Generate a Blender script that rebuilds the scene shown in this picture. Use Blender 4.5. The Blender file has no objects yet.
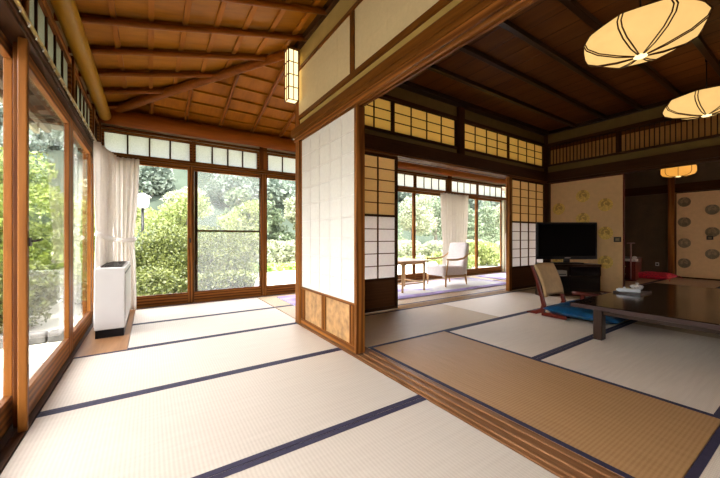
import bpy, math, random
import numpy as np
from mathutils import Vector, Matrix
random.seed(7); rng = np.random.default_rng(7)
S = 0.87                      # metres per building unit (eye height of the photograph = 1 unit)
scene = bpy.context.scene
COL = scene.collection
PI = math.pi

# ------------------------------------------------------------------ materials
def new_mat(name):
    m = bpy.data.materials.new(name); m.use_nodes = True
    nt = m.node_tree; nt.nodes.clear()
    out = nt.nodes.new('ShaderNodeOutputMaterial')
    return m, nt, out
def N(nt, t, **kw):
    n = nt.nodes.new(t)
    for k, v in kw.items():
        if k in n.inputs: n.inputs[k].default_value = v
        else: setattr(n, k, v)
    return n
def rgba(c): return (c[0], c[1], c[2], 1.0)
def ramp(nt, fac, stops):
    r = nt.nodes.new('ShaderNodeValToRGB')
    while len(r.color_ramp.elements) < len(stops): r.color_ramp.elements.new(0.5)
    for e, (p, c) in zip(r.color_ramp.elements, stops): e.position = p; e.color = rgba(c)
    nt.links.new(fac, r.inputs['Fac']); return r.outputs['Color']
def mapped(nt, scale, rot=(0, 0, 0), coord='Object'):
    tc = nt.nodes.new('ShaderNodeTexCoord'); mp = nt.nodes.new('ShaderNodeMapping')
    mp.inputs['Scale'].default_value = scale; mp.inputs['Rotation'].default_value = rot
    nt.links.new(tc.outputs[coord], mp.inputs['Vector']); return mp.outputs['Vector']
def noise(nt, vec, scale, detail=3.0, dist=0.0, rough=.5):
    n = N(nt, 'ShaderNodeTexNoise'); n.inputs['Scale'].default_value = scale
    n.inputs['Detail'].default_value = detail; n.inputs['Distortion'].default_value = dist
    n.inputs['Roughness'].default_value = rough
    nt.links.new(vec, n.inputs['Vector']); return n.outputs['Fac']
def bump(nt, h, strength, dist=.002):
    b = N(nt, 'ShaderNodeBump'); b.inputs['Strength'].default_value = strength; b.inputs['Distance'].default_value = dist
    nt.links.new(h, b.inputs['Height']); return b.outputs['Normal']

def wood(name, dark, light, axis='z', rough=.45, freq=26, coat=0.0, contrast=1.0, figure=0.0):
    m, nt, out = new_mat(name)
    sc = {'x': (.07, 1, 1), 'y': (1, .07, 1), 'z': (1, 1, .07)}[axis]
    v = mapped(nt, sc)
    n1 = noise(nt, v, freq, 6, 1.2, .6)
    n2 = noise(nt, v, freq * 5, 3)
    mx = N(nt, 'ShaderNodeMix', data_type='FLOAT'); mx.inputs[0].default_value = .3
    nt.links.new(n1, mx.inputs[2]); nt.links.new(n2, mx.inputs[3])
    f = mx.outputs[0]
    if figure > 0:
        w = N(nt, 'ShaderNodeTexWave', wave_type='RINGS', rings_direction={'x': 'X', 'y': 'Y', 'z': 'Z'}[axis])
        w.inputs['Scale'].default_value = 9; w.inputs['Distortion'].default_value = 7; w.inputs['Detail'].default_value = 2
        w.inputs['Detail Scale'].default_value = .8
        nt.links.new(v, w.inputs['Vector'])
        m2 = N(nt, 'ShaderNodeMix', data_type='FLOAT'); m2.inputs[0].default_value = figure
        nt.links.new(f, m2.inputs[2]); nt.links.new(w.outputs['Fac'], m2.inputs[3]); f = m2.outputs[0]
    h = .5 / contrast
    c = ramp(nt, f, [(max(0, .5 - h * .5), dark), (min(1, .5 + h * .5), light)])
    p = N(nt, 'ShaderNodeBsdfPrincipled', Roughness=rough); p.inputs['Specular IOR Level'].default_value = .09
    p.inputs['Coat Weight'].default_value = coat; p.inputs['Coat Roughness'].default_value = .15
    nt.links.new(c, p.inputs['Base Color'])
    nt.links.new(bump(nt, f, .25, .002), p.inputs['Normal'])
    nt.links.new(p.outputs[0], out.inputs[0]); return m

def plain(name, c, rough=.6, metal=0.0, var=.12, vs=6, spec=.5, coat=0.0, bmp=0.0):
    m, nt, out = new_mat(name)
    n = noise(nt, mapped(nt, (1, 1, 1)), vs, 4)
    cc = ramp(nt, n, [(.3, tuple(x * (1 - var) for x in c)), (.7, tuple(min(1, x * (1 + var)) for x in c))])
    p = N(nt, 'ShaderNodeBsdfPrincipled', Roughness=rough, Metallic=metal)
    p.inputs['Specular IOR Level'].default_value = spec
    p.inputs['Coat Weight'].default_value = coat
    nt.links.new(cc, p.inputs['Base Color'])
    if bmp: nt.links.new(bump(nt, noise(nt, mapped(nt, (1, 1, 1)), vs * 25, 4), bmp, .002), p.inputs['Normal'])
    nt.links.new(p.outputs[0], out.inputs[0]); return m

def paper(name, c, trans=.5, tint=None):
    m, nt, out = new_mat(name)
    n = noise(nt, mapped(nt, (1, 1, 1)), 35, 5, .5, .7)
    cc = ramp(nt, n, [(.35, tuple(x * .93 for x in c)), (.65, c)])
    d = N(nt, 'ShaderNodeBsdfDiffuse'); t = N(nt, 'ShaderNodeBsdfTranslucent')
    if tint: t.inputs['Color'].default_value = rgba(tint)
    else: nt.links.new(cc, t.inputs['Color'])
    nt.links.new(cc, d.inputs['Color'])
    mx = N(nt, 'ShaderNodeMixShader'); mx.inputs[0].default_value = trans
    nt.links.new(d.outputs[0], mx.inputs[1]); nt.links.new(t.outputs[0], mx.inputs[2])
    nt.links.new(mx.outputs[0], out.inputs[0]); return m

def tatami(name, c1, c2, axis='x'):
    # woven rush: fine ribs running across the mat's length with a cross weave
    m, nt, out = new_mat(name)
    v = mapped(nt, (1, 1, 1))
    w1 = N(nt, 'ShaderNodeTexWave', bands_direction='X' if axis == 'x' else 'Y')
    w1.inputs['Scale'].default_value = 20; w1.inputs['Distortion'].default_value = .4
    w2 = N(nt, 'ShaderNodeTexWave', bands_direction='Y' if axis == 'x' else 'X')
    w2.inputs['Scale'].default_value = 60; w2.inputs['Distortion'].default_value = .6
    for w in (w1, w2): nt.links.new(v, w.inputs['Vector'])
    mul = N(nt, 'ShaderNodeMath', operation='MULTIPLY')
    nt.links.new(w1.outputs['Fac'], mul.inputs[0]); nt.links.new(w2.outputs['Fac'], mul.inputs[1])
    sc = (.6, 9, 1) if axis == 'x' else (9, .6, 1)
    nz = noise(nt, mapped(nt, sc), 6, 5)
    mx = N(nt, 'ShaderNodeMix', data_type='FLOAT'); mx.inputs[0].default_value = .5
    nt.links.new(nz, mx.inputs[2]); nt.links.new(mul.outputs[0], mx.inputs[3])
    c = ramp(nt, mx.outputs[0], [(.15, c1), (.6, c2)])
    p = N(nt, 'ShaderNodeBsdfPrincipled', Roughness=.55); p.inputs['Specular IOR Level'].default_value = .35
    nt.links.new(c, p.inputs['Base Color'])
    nt.links.new(bump(nt, mul.outputs[0], .35, .0015), p.inputs['Normal'])
    nt.links.new(p.outputs[0], out.inputs[0]); return m

def glass(name, tint=(.97, .985, .98)):
    m, nt, out = new_mat(name)
    t = N(nt, 'ShaderNodeBsdfTransparent'); t.inputs['Color'].default_value = rgba(tint)
    g = N(nt, 'ShaderNodeBsdfGlossy', Roughness=.02)
    lw = N(nt, 'ShaderNodeLayerWeight'); pw = N(nt, 'ShaderNodeMath', operation='POWER'); pw.inputs[1].default_value = 5
    nt.links.new(lw.outputs['Facing'], pw.inputs[0])
    fr = N(nt, 'ShaderNodeMath', operation='MULTIPLY_ADD'); fr.inputs[1].default_value = .6; fr.inputs[2].default_value = .02
    nt.links.new(pw.outputs[0], fr.inputs[0])
    mx = N(nt, 'ShaderNodeMixShader')
    nt.links.new(fr.outputs[0], mx.inputs[0]); nt.links.new(t.outputs[0], mx.inputs[1]); nt.links.new(g.outputs[0], mx.inputs[2])
    nt.links.new(mx.outputs[0], out.inputs[0]); return m
def frosted(name, c=(.80, .82, .81)):
    m, nt, out = new_mat(name)
    n = noise(nt, mapped(nt, (1, 1, 1)), 160, 3)
    cc = ramp(nt, n, [(.35, tuple(x * .8 for x in c)), (.6, c)])
    t = N(nt, 'ShaderNodeBsdfTranslucent'); nt.links.new(cc, t.inputs[0])
    g = N(nt, 'ShaderNodeBsdfTransparent'); nt.links.new(cc, g.inputs[0])
    mx = N(nt, 'ShaderNodeMixShader'); mx.inputs[0].default_value = .12
    nt.links.new(t.outputs[0], mx.inputs[1]); nt.links.new(g.outputs[0], mx.inputs[2])
    nt.links.new(mx.outputs[0], out.inputs[0]); return m
def lamp_mat(name, c, strength):
    m, nt, out = new_mat(name)
    n = noise(nt, mapped(nt, (1, 1, 1)), 9, 3)
    cc = ramp(nt, n, [(.3, tuple(x * .9 for x in c)), (.7, c)])
    e = N(nt, 'ShaderNodeEmission', Strength=strength); nt.links.new(cc, e.inputs['Color'])
    d = N(nt, 'ShaderNodeBsdfDiffuse'); d.inputs['Color'].default_value = (.25, .18, .09, 1)
    a = N(nt, 'ShaderNodeAddShader'); nt.links.new(e.outputs[0], a.inputs[0]); nt.links.new(d.outputs[0], a.inputs[1])
    nt.links.new(a.outputs[0], out.inputs[0]); return m
def leaf(name, c1, c2, scale=9, trans=.33):
    m, nt, out = new_mat(name)
    n = noise(nt, mapped(nt, (1, 1, 1)), scale, 2, 0, .8)
    cc = ramp(nt, n, [(.32, c1), (.66, c2)])
    d = N(nt, 'ShaderNodeBsdfPrincipled', Roughness=.45); nt.links.new(cc, d.inputs['Base Color'])
    t = N(nt, 'ShaderNodeBsdfTranslucent'); nt.links.new(cc, t.inputs['Color'])
    mx = N(nt, 'ShaderNodeMixShader'); mx.inputs[0].default_value = trans
    nt.links.new(d.outputs[0], mx.inputs[1]); nt.links.new(t.outputs[0], mx.inputs[2])
    nt.links.new(mx.outputs[0], out.inputs[0]); return m
def screen_mesh(name):
    m, nt, out = new_mat(name)
    t = N(nt, 'ShaderNodeBsdfTransparent'); d = N(nt, 'ShaderNodeBsdfDiffuse'); d.inputs[0].default_value = (.55, .56, .58, 1)
    tr = N(nt, 'ShaderNodeBsdfTranslucent'); tr.inputs[0].default_value = (.6, .6, .62, 1)
    a = N(nt, 'ShaderNodeMixShader'); a.inputs[0].default_value = .5
    nt.links.new(d.outputs[0], a.inputs[1]); nt.links.new(tr.outputs[0], a.inputs[2])
    mx = N(nt, 'ShaderNodeMixShader'); mx.inputs[0].default_value = .13
    nt.links.new(t.outputs[0], mx.inputs[1]); nt.links.new(a.outputs[0], mx.inputs[2])
    nt.links.new(mx.outputs[0], out.inputs[0]); return m
def rugmat(name):
    m, nt, out = new_mat(name)
    n = noise(nt, mapped(nt, (.7, 1.6, 1)), 2.1, 5, .8)
    c = ramp(nt, n, [(.33, (.40, .33, .66)), (.43, (.62, .59, .74)), (.54, (.78, .77, .77))])
    p = N(nt, 'ShaderNodeBsdfPrincipled', Roughness=.95); nt.links.new(c, p.inputs['Base Color'])
    nt.links.new(bump(nt, noise(nt, mapped(nt, (1, 1, 1)), 300, 2), .4, .003), p.inputs['Normal'])
    nt.links.new(p.outputs[0], out.inputs[0]); return m

M = {}
for a in 'xyz':
    M['cedar_' + a] = wood('cedar ' + a, (.085, .023, .004), (.28, .10, .019), a, .42, 22, figure=.45)
    M['dark_' + a] = wood('dark timber ' + a, (.028, .0095, .0025), (.068, .025, .007), a, .5, 24)
    M['lintel_' + a] = wood('lintel timber ' + a, (.06, .018, .002), (.18, .062, .008), a, .45, 20)
    M['rafter_' + a] = wood('rafter log ' + a, (.10, .023, .001), (.25, .068, .004), a, .4, 16)
    M['pale_' + a] = wood('pale beech ' + a, (.42, .23, .10), (.66, .42, .20), a, .4, 24)
    M['red_' + a] = wood('red lacquered timber ' + a, (.06, .008, .005), (.15, .02, .010), a, .3, 20, coat=.4)
    M['black_' + a] = wood('black lacquered timber ' + a, (.016, .007, .004), (.036, .016, .008), a, .28, 20, coat=.3)
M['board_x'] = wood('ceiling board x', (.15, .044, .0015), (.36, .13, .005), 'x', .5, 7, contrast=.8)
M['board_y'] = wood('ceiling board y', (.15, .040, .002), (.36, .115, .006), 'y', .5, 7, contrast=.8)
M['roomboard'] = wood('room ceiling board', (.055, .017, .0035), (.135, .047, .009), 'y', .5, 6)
M['log'] = wood('smooth log y', (.20, .088, .003), (.36, .17, .010), 'y', .35, 8, contrast=.7)
M['redlog'] = wood('reddish log x', (.15, .034, .002), (.30, .078, .006), 'x', .4, 10)
M['sill'] = wood('worn sill timber', (.11, .042, .014), (.30, .14, .06), 'y', .4, 22)
M['burl'] = plain('burl panel', (.36, .19, .07), .5, var=.4, vs=16)
M['koshi'] = wood('dark dado panel', (.06, .022, .007), (.11, .043, .014), 'x', .4, 10, figure=.12)
M['tabletop'] = wood('glossy tabletop', (.018, .010, .008), (.045, .024, .015), 'y', .12, 14, coat=.6)
M['table_edge'] = wood('table edge', (.03, .016, .014), (.07, .042, .036), 'y', .35, 24)
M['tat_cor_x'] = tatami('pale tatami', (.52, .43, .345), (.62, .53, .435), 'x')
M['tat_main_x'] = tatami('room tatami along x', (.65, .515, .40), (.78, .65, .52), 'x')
M['tat_main_y'] = tatami('brown tatami along y', (.33, .168, .063), (.46, .25, .108), 'y')  # sheen of the weave at this viewing angle put into the brown
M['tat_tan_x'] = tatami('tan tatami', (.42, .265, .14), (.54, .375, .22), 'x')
M['heri'] = plain('indigo cloth border', (.024, .017, .042), .8, var=.25, vs=60)
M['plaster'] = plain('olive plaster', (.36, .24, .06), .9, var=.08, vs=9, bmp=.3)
M['plaster_room'] = plain('dimmed olive plaster', (.15, .092, .020), .9, var=.1, vs=9, bmp=.3)  # room's dimness and warm lamplight put into the olive colour
M['upper_paper'] = paper('tan lintel paper', (.66, .53, .30), .1)
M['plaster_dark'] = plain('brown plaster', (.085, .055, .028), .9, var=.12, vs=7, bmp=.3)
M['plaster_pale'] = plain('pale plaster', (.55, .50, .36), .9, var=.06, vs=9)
M['fusuma_white'] = paper('thick fusuma paper', (.74, .71, .65), .18)
M['fusuma_beige'] = plain('beige fusuma paper', (.63, .40, .19), .85, var=.05, vs=14)
M['shoji'] = paper('shoji paper', (.90, .84, .80), .62)
M['shoji_yellow'] = paper('yellow shoji paper', (.84, .63, .36), .62)  # darker, yellower paper for the upper half of the screens
M['ranma_paper'] = paper('amber transom paper', (.85, .66, .30), .66, (.95, .74, .34))
M['gold_ground'] = plain('dull gold ground', (.40, .25, .05), .6, metal=.15, var=.15, vs=30)
M['bronze_ground'] = plain('dull bronze ground', (.30, .20, .10), .6, var=.15, vs=30)
M['gold'] = plain('gold leaf crest', (.66, .44, .09), .5, metal=.2, var=.2, vs=30)
M['bronze'] = plain('faded bronze crest', (.20, .145, .075), .55, metal=.2, var=.2, vs=30)
M['glass'] = glass('window glass')
M['frost'] = frosted('frosted glass')
M['frost_shaded'] = frosted('eave-shaded frosted glass', (.36, .36, .29))  # shade of the eave put into the pane colour
M['screen'] = screen_mesh('insect mesh')
M['darkmetal'] = plain('dark bronze metal', (.05, .04, .035), .4, metal=.7)
M['brass'] = plain('brass', (.45, .30, .10), .35, metal=.8)
M['white_metal'] = plain('ivory painted metal', (.56, .53, .50), .45, var=.03)
M['black'] = plain('black plastic', (.008, .007, .008), .35, var=.2, spec=.15)
M['tvglass'] = plain('tv screen', (.003, .003, .004), .10, var=.1)
M['curtain'] = paper('white curtain cloth', (.88, .84, .79), .35)
M['tan_leather'] = plain('tan upholstery', (.52, .33, .145), .6, var=.1, vs=15, bmp=.2)
M['blue_silk'] = plain('blue silk', (.005, .065, .165), .35, var=.35, vs=14, bmp=.3)
M['red_silk'] = plain('red patterned silk', (.62, .025, .06), .5, var=.6, vs=45)
M['rose'] = plain('rose painted wood', (.34, .17, .16), .5)
M['backing'] = paper('brown transom backing', (.66, .36, .12), .45)
M['cream_fabric'] = plain('cream upholstery', (.76, .70, .68), .9, var=.05, vs=25, bmp=.3)
M['rug'] = rugmat('lavender rug')
M['rugedge'] = plain('violet rug border', (.40, .31, .62), .95, var=.4, vs=5)
M['lamp'] = lamp_mat('pendant paper', (1.0, .60, .20), .38)
M['lamp_small'] = lamp_mat('small pendant paper', (1.0, .42, .06), .33)
M['sconce'] = lamp_mat('sconce paper', (1.0, .74, .34), .9)
M['ceramic'] = plain('glazed ceramic', (.62, .58, .55), .2, var=.35, vs=50)
M['white_cloth'] = plain('white towel', (.8, .8, .84), .9, var=.03)
M['leaf_bush'] = leaf('azalea leaf', (.022, .038, .007), (.185, .205, .05), 9)
M['leaf_light'] = leaf('light leaf', (.08, .12, .022), (.30, .33, .11), 5)
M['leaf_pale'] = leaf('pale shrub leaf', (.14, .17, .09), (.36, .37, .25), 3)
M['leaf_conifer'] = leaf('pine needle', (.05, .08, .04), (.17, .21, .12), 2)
M['leaf_hill'] = leaf('distant wood leaf', (.07, .10, .075), (.19, .225, .175), .6)  # distance haze put into the greyed leaf colour
M['leaf_maple'] = leaf('maple leaf', (.06, .10, .010), (.25, .30, .05), 6)
M['bark'] = plain('grey bark', (.10, .085, .07), .9, var=.3, vs=12, bmp=.5)
M['gravel'] = plain('pale gravel', (.20, .18, .155), .95, var=.3, vs=18, bmp=.8)
M['lawn'] = plain('pale dry lawn', (.50, .47, .38), .95, var=.12, vs=2, bmp=.4)
M['grass'] = leaf('grass blade', (.20, .34, .06), (.46, .60, .20), 5)
M['stone'] = plain('dark kerb stone', (.08, .075, .07), .9, var=.3, vs=8, bmp=.5)
M['hill'] = plain('wooded hill', (.036, .045, .034), .95, spec=.0, var=.4, vs=.25)
M['eave'] = wood('weathered eave board', (.10, .075, .055), (.24, .19, .14), 'y', .7, 12)
M['fascia'] = wood('fascia board', (.32, .28, .18), (.48, .43, .30), 'y', .7, 12)
M['floorboard'] = wood('polished floor board', (.22, .10, .045), (.42, .22, .10), 'y', .3, 16)

# ------------------------------------------------------------------ object helpers
STRUCT = {}
def props(o, label=None, cat=None, group=None, kind=None):
    if label: o['label'] = label
    if cat: o['category'] = cat
    if group: o['group'] = group
    if kind: o['kind'] = kind
    return o
def thing(name, loc, label=None, cat=None, group=None, kind=None):
    o = bpy.data.objects.new(name, None); COL.objects.link(o)
    o.location = Vector(loc) * S; o.empty_display_size = .1
    return props(o, label, cat, group, kind)
class MB:
    def __init__(s): s.v = []; s.f = []; s.smooth = False
    def box(s, x0, x1, y0, y1, z0, z1):
        b = len(s.v)
        s.v += [(x0, y0, z0), (x1, y0, z0), (x1, y1, z0), (x0, y1, z0), (x0, y0, z1), (x1, y0, z1), (x1, y1, z1), (x0, y1, z1)]
        s.f += [tuple(b + i for i in q) for q in ((3, 2, 1, 0), (4, 5, 6, 7), (0, 1, 5, 4), (1, 2, 6, 5), (2, 3, 7, 6), (3, 0, 4, 7))]
        return s
    def hexa(s, pts):                 # 8 corner points ordered like box
        b = len(s.v); s.v += [tuple(p) for p in pts]
        s.f += [tuple(b + i for i in q) for q in ((3, 2, 1, 0), (4, 5, 6, 7), (0, 1, 5, 4), (1, 2, 6, 5), (2, 3, 7, 6), (3, 0, 4, 7))]
        return s
    def bar(s, p, q, w, h, up=(0, 0, 1)):    # rectangular bar from p to q
        p, q = Vector(p), Vector(q); d = (q - p).normalized(); u = Vector(up)
        side = d.cross(u).normalized() * w / 2; u2 = side.normalized().cross(d).normalized() * h / 2
        return s.hexa([p - side - u2, q - side - u2, q + side - u2, p + side - u2, p - side + u2, q - side + u2, q + side + u2, p + side + u2])
    def tube(s, pts, r, seg=12, cap=True):
        pts = [Vector(p) for p in pts]; rs = r if isinstance(r, (list, tuple)) else [r] * len(pts)
        b0 = len(s.v); s.smooth = True; prev = None
        for i, p in enumerate(pts):
            d = (pts[min(i + 1, len(pts) - 1)] - pts[max(i - 1, 0)]).normalized()
            if prev is None:
                u = d.orthogonal().normalized()
            else:
                u = (prev - d * prev.dot(d)).normalized()
            prev = u; w = d.cross(u)
            for k in range(seg):
                a = 2 * PI * k / seg
                s.v.append(tuple(p + (u * math.cos(a) + w * math.sin(a)) * rs[i]))
        for i in range(len(pts) - 1):
            for k in range(seg):
                a = b0 + i * seg + k; c = b0 + i * seg + (k + 1) % seg
                s.f.append((a, c, c + seg, a + seg))
        if cap:
            s.f.append(tuple(b0 + k for k in range(seg))[::-1]); e = b0 + (len(pts) - 1) * seg
            s.f.append(tuple(e + k for k in range(seg)))
        return s
    def lathe(s, c, prof, seg=24, rot=0.0, smooth=True):
        b0 = len(s.v); s.smooth = s.smooth or smooth
        for (r, z) in prof:
            for k in range(seg):
                a = 2 * PI * k / seg + rot
                s.v.append((c[0] + r * math.cos(a), c[1] + r * math.sin(a), c[2] + z))
        for i in range(len(prof) - 1):
            for k in range(seg):
                a = b0 + i * seg + k; d = b0 + i * seg + (k + 1) % seg
                s.f.append((a, d, d + seg, a + seg))
        s.f.append(tuple(b0 + k for k in range(seg))[::-1]); e = b0 + (len(prof) - 1) * seg
        s.f.append(tuple(e + k for k in range(seg)))
        return s
    def grid(s, P):                   # P[i][j] points
        b = len(s.v); n, m = len(P), len(P[0])
        for r in P:
            for p in r: s.v.append(tuple(p))
        for i in range(n - 1):
            for j in range(m - 1):
                a = b + i * m + j; s.f.append((a, a + 1, a + m + 1, a + m))
        s.smooth = True; return s
    def build(s, name, mat, parent=None, bevel=0, solid=0, subsurf=0, **kw):
        off = Vector(parent.matrix_local.translation) if parent is not None else Vector((0, 0, 0))
        if parent is not None and parent.parent is not None: off = off + parent.parent.location
        if parent is not None: off = parent.location.copy() if parent.parent is None else parent.parent.location + parent.location
        me = bpy.data.meshes.new(name)
        me.from_pydata([tuple(Vector(v) * S - off) for v in s.v], [], s.f); me.update()
        if s.smooth:
            for p in me.polygons: p.use_smooth = True
        me.materials.append(mat)
        o = bpy.data.objects.new(name, me); COL.objects.link(o)
        if parent is not None: o.parent = parent
        if bevel:
            b = o.modifiers.new('b', 'BEVEL'); b.width = bevel * S; b.segments = 2; b.limit_method = 'ANGLE'; b.angle_limit = .7
        if solid:
            b = o.modifiers.new('s', 'SOLIDIFY'); b.thickness = solid * S; b.offset = 0
        if subsurf:
            b = o.modifiers.new('u', 'SUBSURF'); b.levels = subsurf; b.render_levels = subsurf
        if kw: props(o, **kw)
        return o
trimno = [0]
def trim(mb, mat, bevel=.004):
    trimno[0] += 1
    return mb.build('trim_%d' % trimno[0], mat, None, bevel, kind='structure')
def B(x0, x1, y0, y1, z0, z1): return MB().box(x0, x1, y0, y1, z0, z1)
def struct(name, mb, mat, **k): return mb.build(name, mat, None, kind='structure', **k)

# ------------------------------------------------------------------ constants
XW = -.55; XP = 1.44; YF = 5.5; YN = 3.47; XR = 6.9; X2 = 11.05; YB = -2.1; XV = 8.9
ZK = 2.12; ZC = 3.17
SL = .26
# ------------------------------------------------------------------ floor & mats
struct('floor', B(-.72, X2 + .2, YB - .1, YF + .12, -.16, -.052), M['floorboard'])
matno = [0]
def mat_(x0, x1, y0, y1, ax, mat, label, group=None, trim_last=True):
    o = B(x0 + .002, x1 - .002, y0 + .002, y1 - .002, -.05, 0).build('tatami_mat', M[mat], None, .003)
    props(o, label, 'tatami mat', group)
    w = .036
    for k in (0, 1):
        if ax == 'x': b = B(x0 + .002, x1 - .002, *((y0 + .002, y0 + w) if k == 0 else (y1 - w, y1 - .002)), .0003, .0022)
        else: b = B(*((x0 + .002, x0 + w) if k == 0 else (x1 - w, x1 - .002)), y0 + .002, y1 - .002, .0003, .0022)
        b.build('cloth_border', M['heri'], o)
CY = [-1.66, -.62, .42, 1.46, 2.50, 3.53, 4.49, 5.44]
mat_(-.53, 1.43, CY[0], CY[1], 'x', 'tat_cor_x', 'pale corridor tatami mat behind the camera, farthest back')
mat_(-.53, 1.43, CY[1], CY[2], 'x', 'tat_cor_x', 'pale corridor tatami mat just behind the camera')
mat_(-.53, 1.43, CY[2], CY[3], 'x', 'tat_cor_x', 'pale corridor tatami mat nearest the camera, cut off by the bottom of the frame')
mat_(-.53, 1.43, CY[3], CY[4], 'x', 'tat_cor_x', 'large pale corridor tatami mat in the foreground beside the open threshold')
mat_(-.53, 1.43, CY[4], CY[5], 'x', 'tat_cor_x', 'pale corridor tatami mat alongside the white paper partition panel')
mat_(-.17, 1.49, CY[5], CY[6], 'x', 'tat_cor_x', 'pale corridor tatami mat beside the fan heater, second from the garden windows')
mat_(-.17, 1.49, CY[6], CY[7], 'x', 'tat_cor_x', 'pale corridor tatami mat at the foot of the garden windows')
struct('floor_strip', B(-.535, -.173, CY[5] + .003, CY[7], -.05, -.001), M['floorboard'])
bpy.data.objects['floor_strip'].name = 'trim_900'
# main room
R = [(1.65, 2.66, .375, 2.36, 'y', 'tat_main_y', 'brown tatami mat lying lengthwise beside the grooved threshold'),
     (2.66, 4.70, 1.41, 2.36, 'x', 'tat_main_x', 'light tatami mat under the legless chair'),
     (2.66, 4.70, .38, 1.41, 'x', 'tat_main_x', 'light tatami mat under the near end of the low dark table'),
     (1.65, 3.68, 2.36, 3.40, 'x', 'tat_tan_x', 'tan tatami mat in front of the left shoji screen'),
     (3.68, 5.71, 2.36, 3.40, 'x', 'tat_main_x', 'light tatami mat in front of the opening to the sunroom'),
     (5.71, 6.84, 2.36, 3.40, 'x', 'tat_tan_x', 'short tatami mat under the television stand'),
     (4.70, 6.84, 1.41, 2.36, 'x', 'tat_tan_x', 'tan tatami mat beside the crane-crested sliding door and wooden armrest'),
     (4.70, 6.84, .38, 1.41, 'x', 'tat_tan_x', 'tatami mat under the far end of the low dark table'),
     (2.66, 4.70, -.66, .38, 'x', 'tat_main_x', 'light tatami mat right of the frame under the table side'),
     (4.70, 6.84, -.66, .38, 'x', 'tat_main_x', 'light tatami mat right of the frame near the next room'),
     (1.65, 2.66, -.66, .375, 'x', 'tat_main_x', 'light half tatami mat at the bottom right corner of the picture'),
     (1.65, 4.24, -2.0, -.66, 'x', 'tat_main_x', 'light tatami mat behind the camera by the threshold'),
     (4.24, 6.84, -2.0, -.66, 'x', 'tat_main_x', 'light tatami mat behind the camera by the back wall')]
for r in R: mat_(*r)
# sunroom behind the shoji
V = [(1.50, 3.2, 3.62, 4.5, 'near the corridor, beside the lavender rug'), (1.50, 3.2, 4.5, 5.44, 'at the window behind the rug corner, nearest the corridor'),
     (3.2, 5.1, 3.62, 4.5, 'under the round-cornered wooden side table'), (3.2, 5.1, 4.5, 5.44, 'along the window behind the side table'),
     (5.1, 7.0, 3.62, 4.5, 'under the right half of the rug'), (5.1, 7.0, 4.5, 5.44, 'along the window behind the cream armchair'),
     (7.0, 8.85, 3.62, 4.5, 'under the second rug, on the room side'), (7.0, 8.85, 4.5, 5.44, 'under the second rug, on the window side')]
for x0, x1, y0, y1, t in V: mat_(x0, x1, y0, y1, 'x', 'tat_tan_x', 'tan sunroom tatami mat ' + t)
# next room
for (x0, x1, y0, y1, t) in [(7.0, 9.0, 2.4, 3.4, 'just inside, in front of the red cabinet'), (9.0, 11.0, 2.4, 3.4, 'under the red cushion by the dark alcove'),
                            (7.0, 9.0, 1.4, 2.4, 'just beyond the crane-crested door edge'), (9.0, 11.0, 1.4, 2.4, 'at the foot of the far crested door'),
                            (7.0, 9.0, .4, 1.4, 'seen over the table, right half'), (9.0, 11.0, .4, 1.4, 'at the foot of the far right door'),
                            (7.0, 9.0, -2.0, .4, 'out of the picture on the near side'), (9.0, 11.0, -2.0, .4, 'out of the picture on the far side')]:
    mat_(x0, x1, y0, y1, 'x', 'tat_tan_x', 'tan tatami mat of the next room, ' + t)

# thresholds
t = MB().box(1.435, 1.645, YB, 3.60, -.05, .004)
for gx in (1.475, 1.535, 1.60): t.box(gx - .016, gx + .008, YB, 2.27, .004, .014)
trim(t, M['sill'], .003)
t = MB().box(1.66, XR - .06, 3.402, 3.60, -.05, .004)
for gy in (3.44, 3.49, 3.545): t.box(2.90, 5.53, gy - .008, gy + .008, .004, .012)
trim(t, M['pale_x'], .003)
trim(B(6.845, 6.99, YB, 3.40, -.05, .006), M['dark_y'])

# ------------------------------------------------------------------ sliding glass doors
doorno = [0]
def glass_door(axis, a0, a1, c, z0, z1, rail, stile, mat, top=.09, handle=None, thick=.035):
    """axis 'x': runs along x at y=c ; axis 'y': runs along y at x=c"""
    doorno[0] += 1
    def bx(u0, u1, w, zz0, zz1):
        return B(u0, u1, c - w / 2, c + w / 2, zz0, zz1) if axis == 'x' else B(c - w / 2, c + w / 2, u0, u1, zz0, zz1)
    loc = ((a0 + a1) / 2, c, z0) if axis == 'x' else (c, (a0 + a1) / 2, z0)
    d = thing('door_%d' % doorno[0], loc, kind='structure')
    zz = M[mat + '_z']; rr = M[mat + '_' + axis]
    bx(a0, a0 + stile, thick, z0, z1).build('stile', zz, d, .004)
    bx(a1 - stile, a1, thick, z0, z1).build('stile', zz, d, .004)
    bx(a0 + stile, a1 - stile, thick, z0, z0 + rail).build('bottom_rail', rr, d, .004)
    bx(a0 + stile, a1 - stile, thick, z1 - top, z1).build('top_rail', rr, d, .004)
    bx(a0 + stile, a1 - stile, .004, z0 + rail, z1 - top).build('glass_pane', M['glass'], d)
    if handle:
        u = a0 + stile * .5 if handle == 'a' else a1 - stile * .5
        bx(u - .012, u + .012, thick + .006, .92, .99).build('finger_pull', M['darkmetal'], d)
    return d
XS = [-.56, .55, 1.62, 2.8, 3.98, 5.16, 6.30, 7.45, 8.58]
hn = ['b', None, 'b', 'a', None, 'b', 'a', None]
for i in range(len(XS) - 1):
    a0, a1 = XS[i], XS[i + 1]
    inner = (i % 2 == 0)
    if not inner: a0 -= .05; a1 += .05
    glass_door('x', a0 + .002, a1 - .002, YF + .02 if i in (0, 2, 4, 6) else YF + .062, 0.0, 2.09, .165, .07, 'cedar', .06, hn[i])
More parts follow.
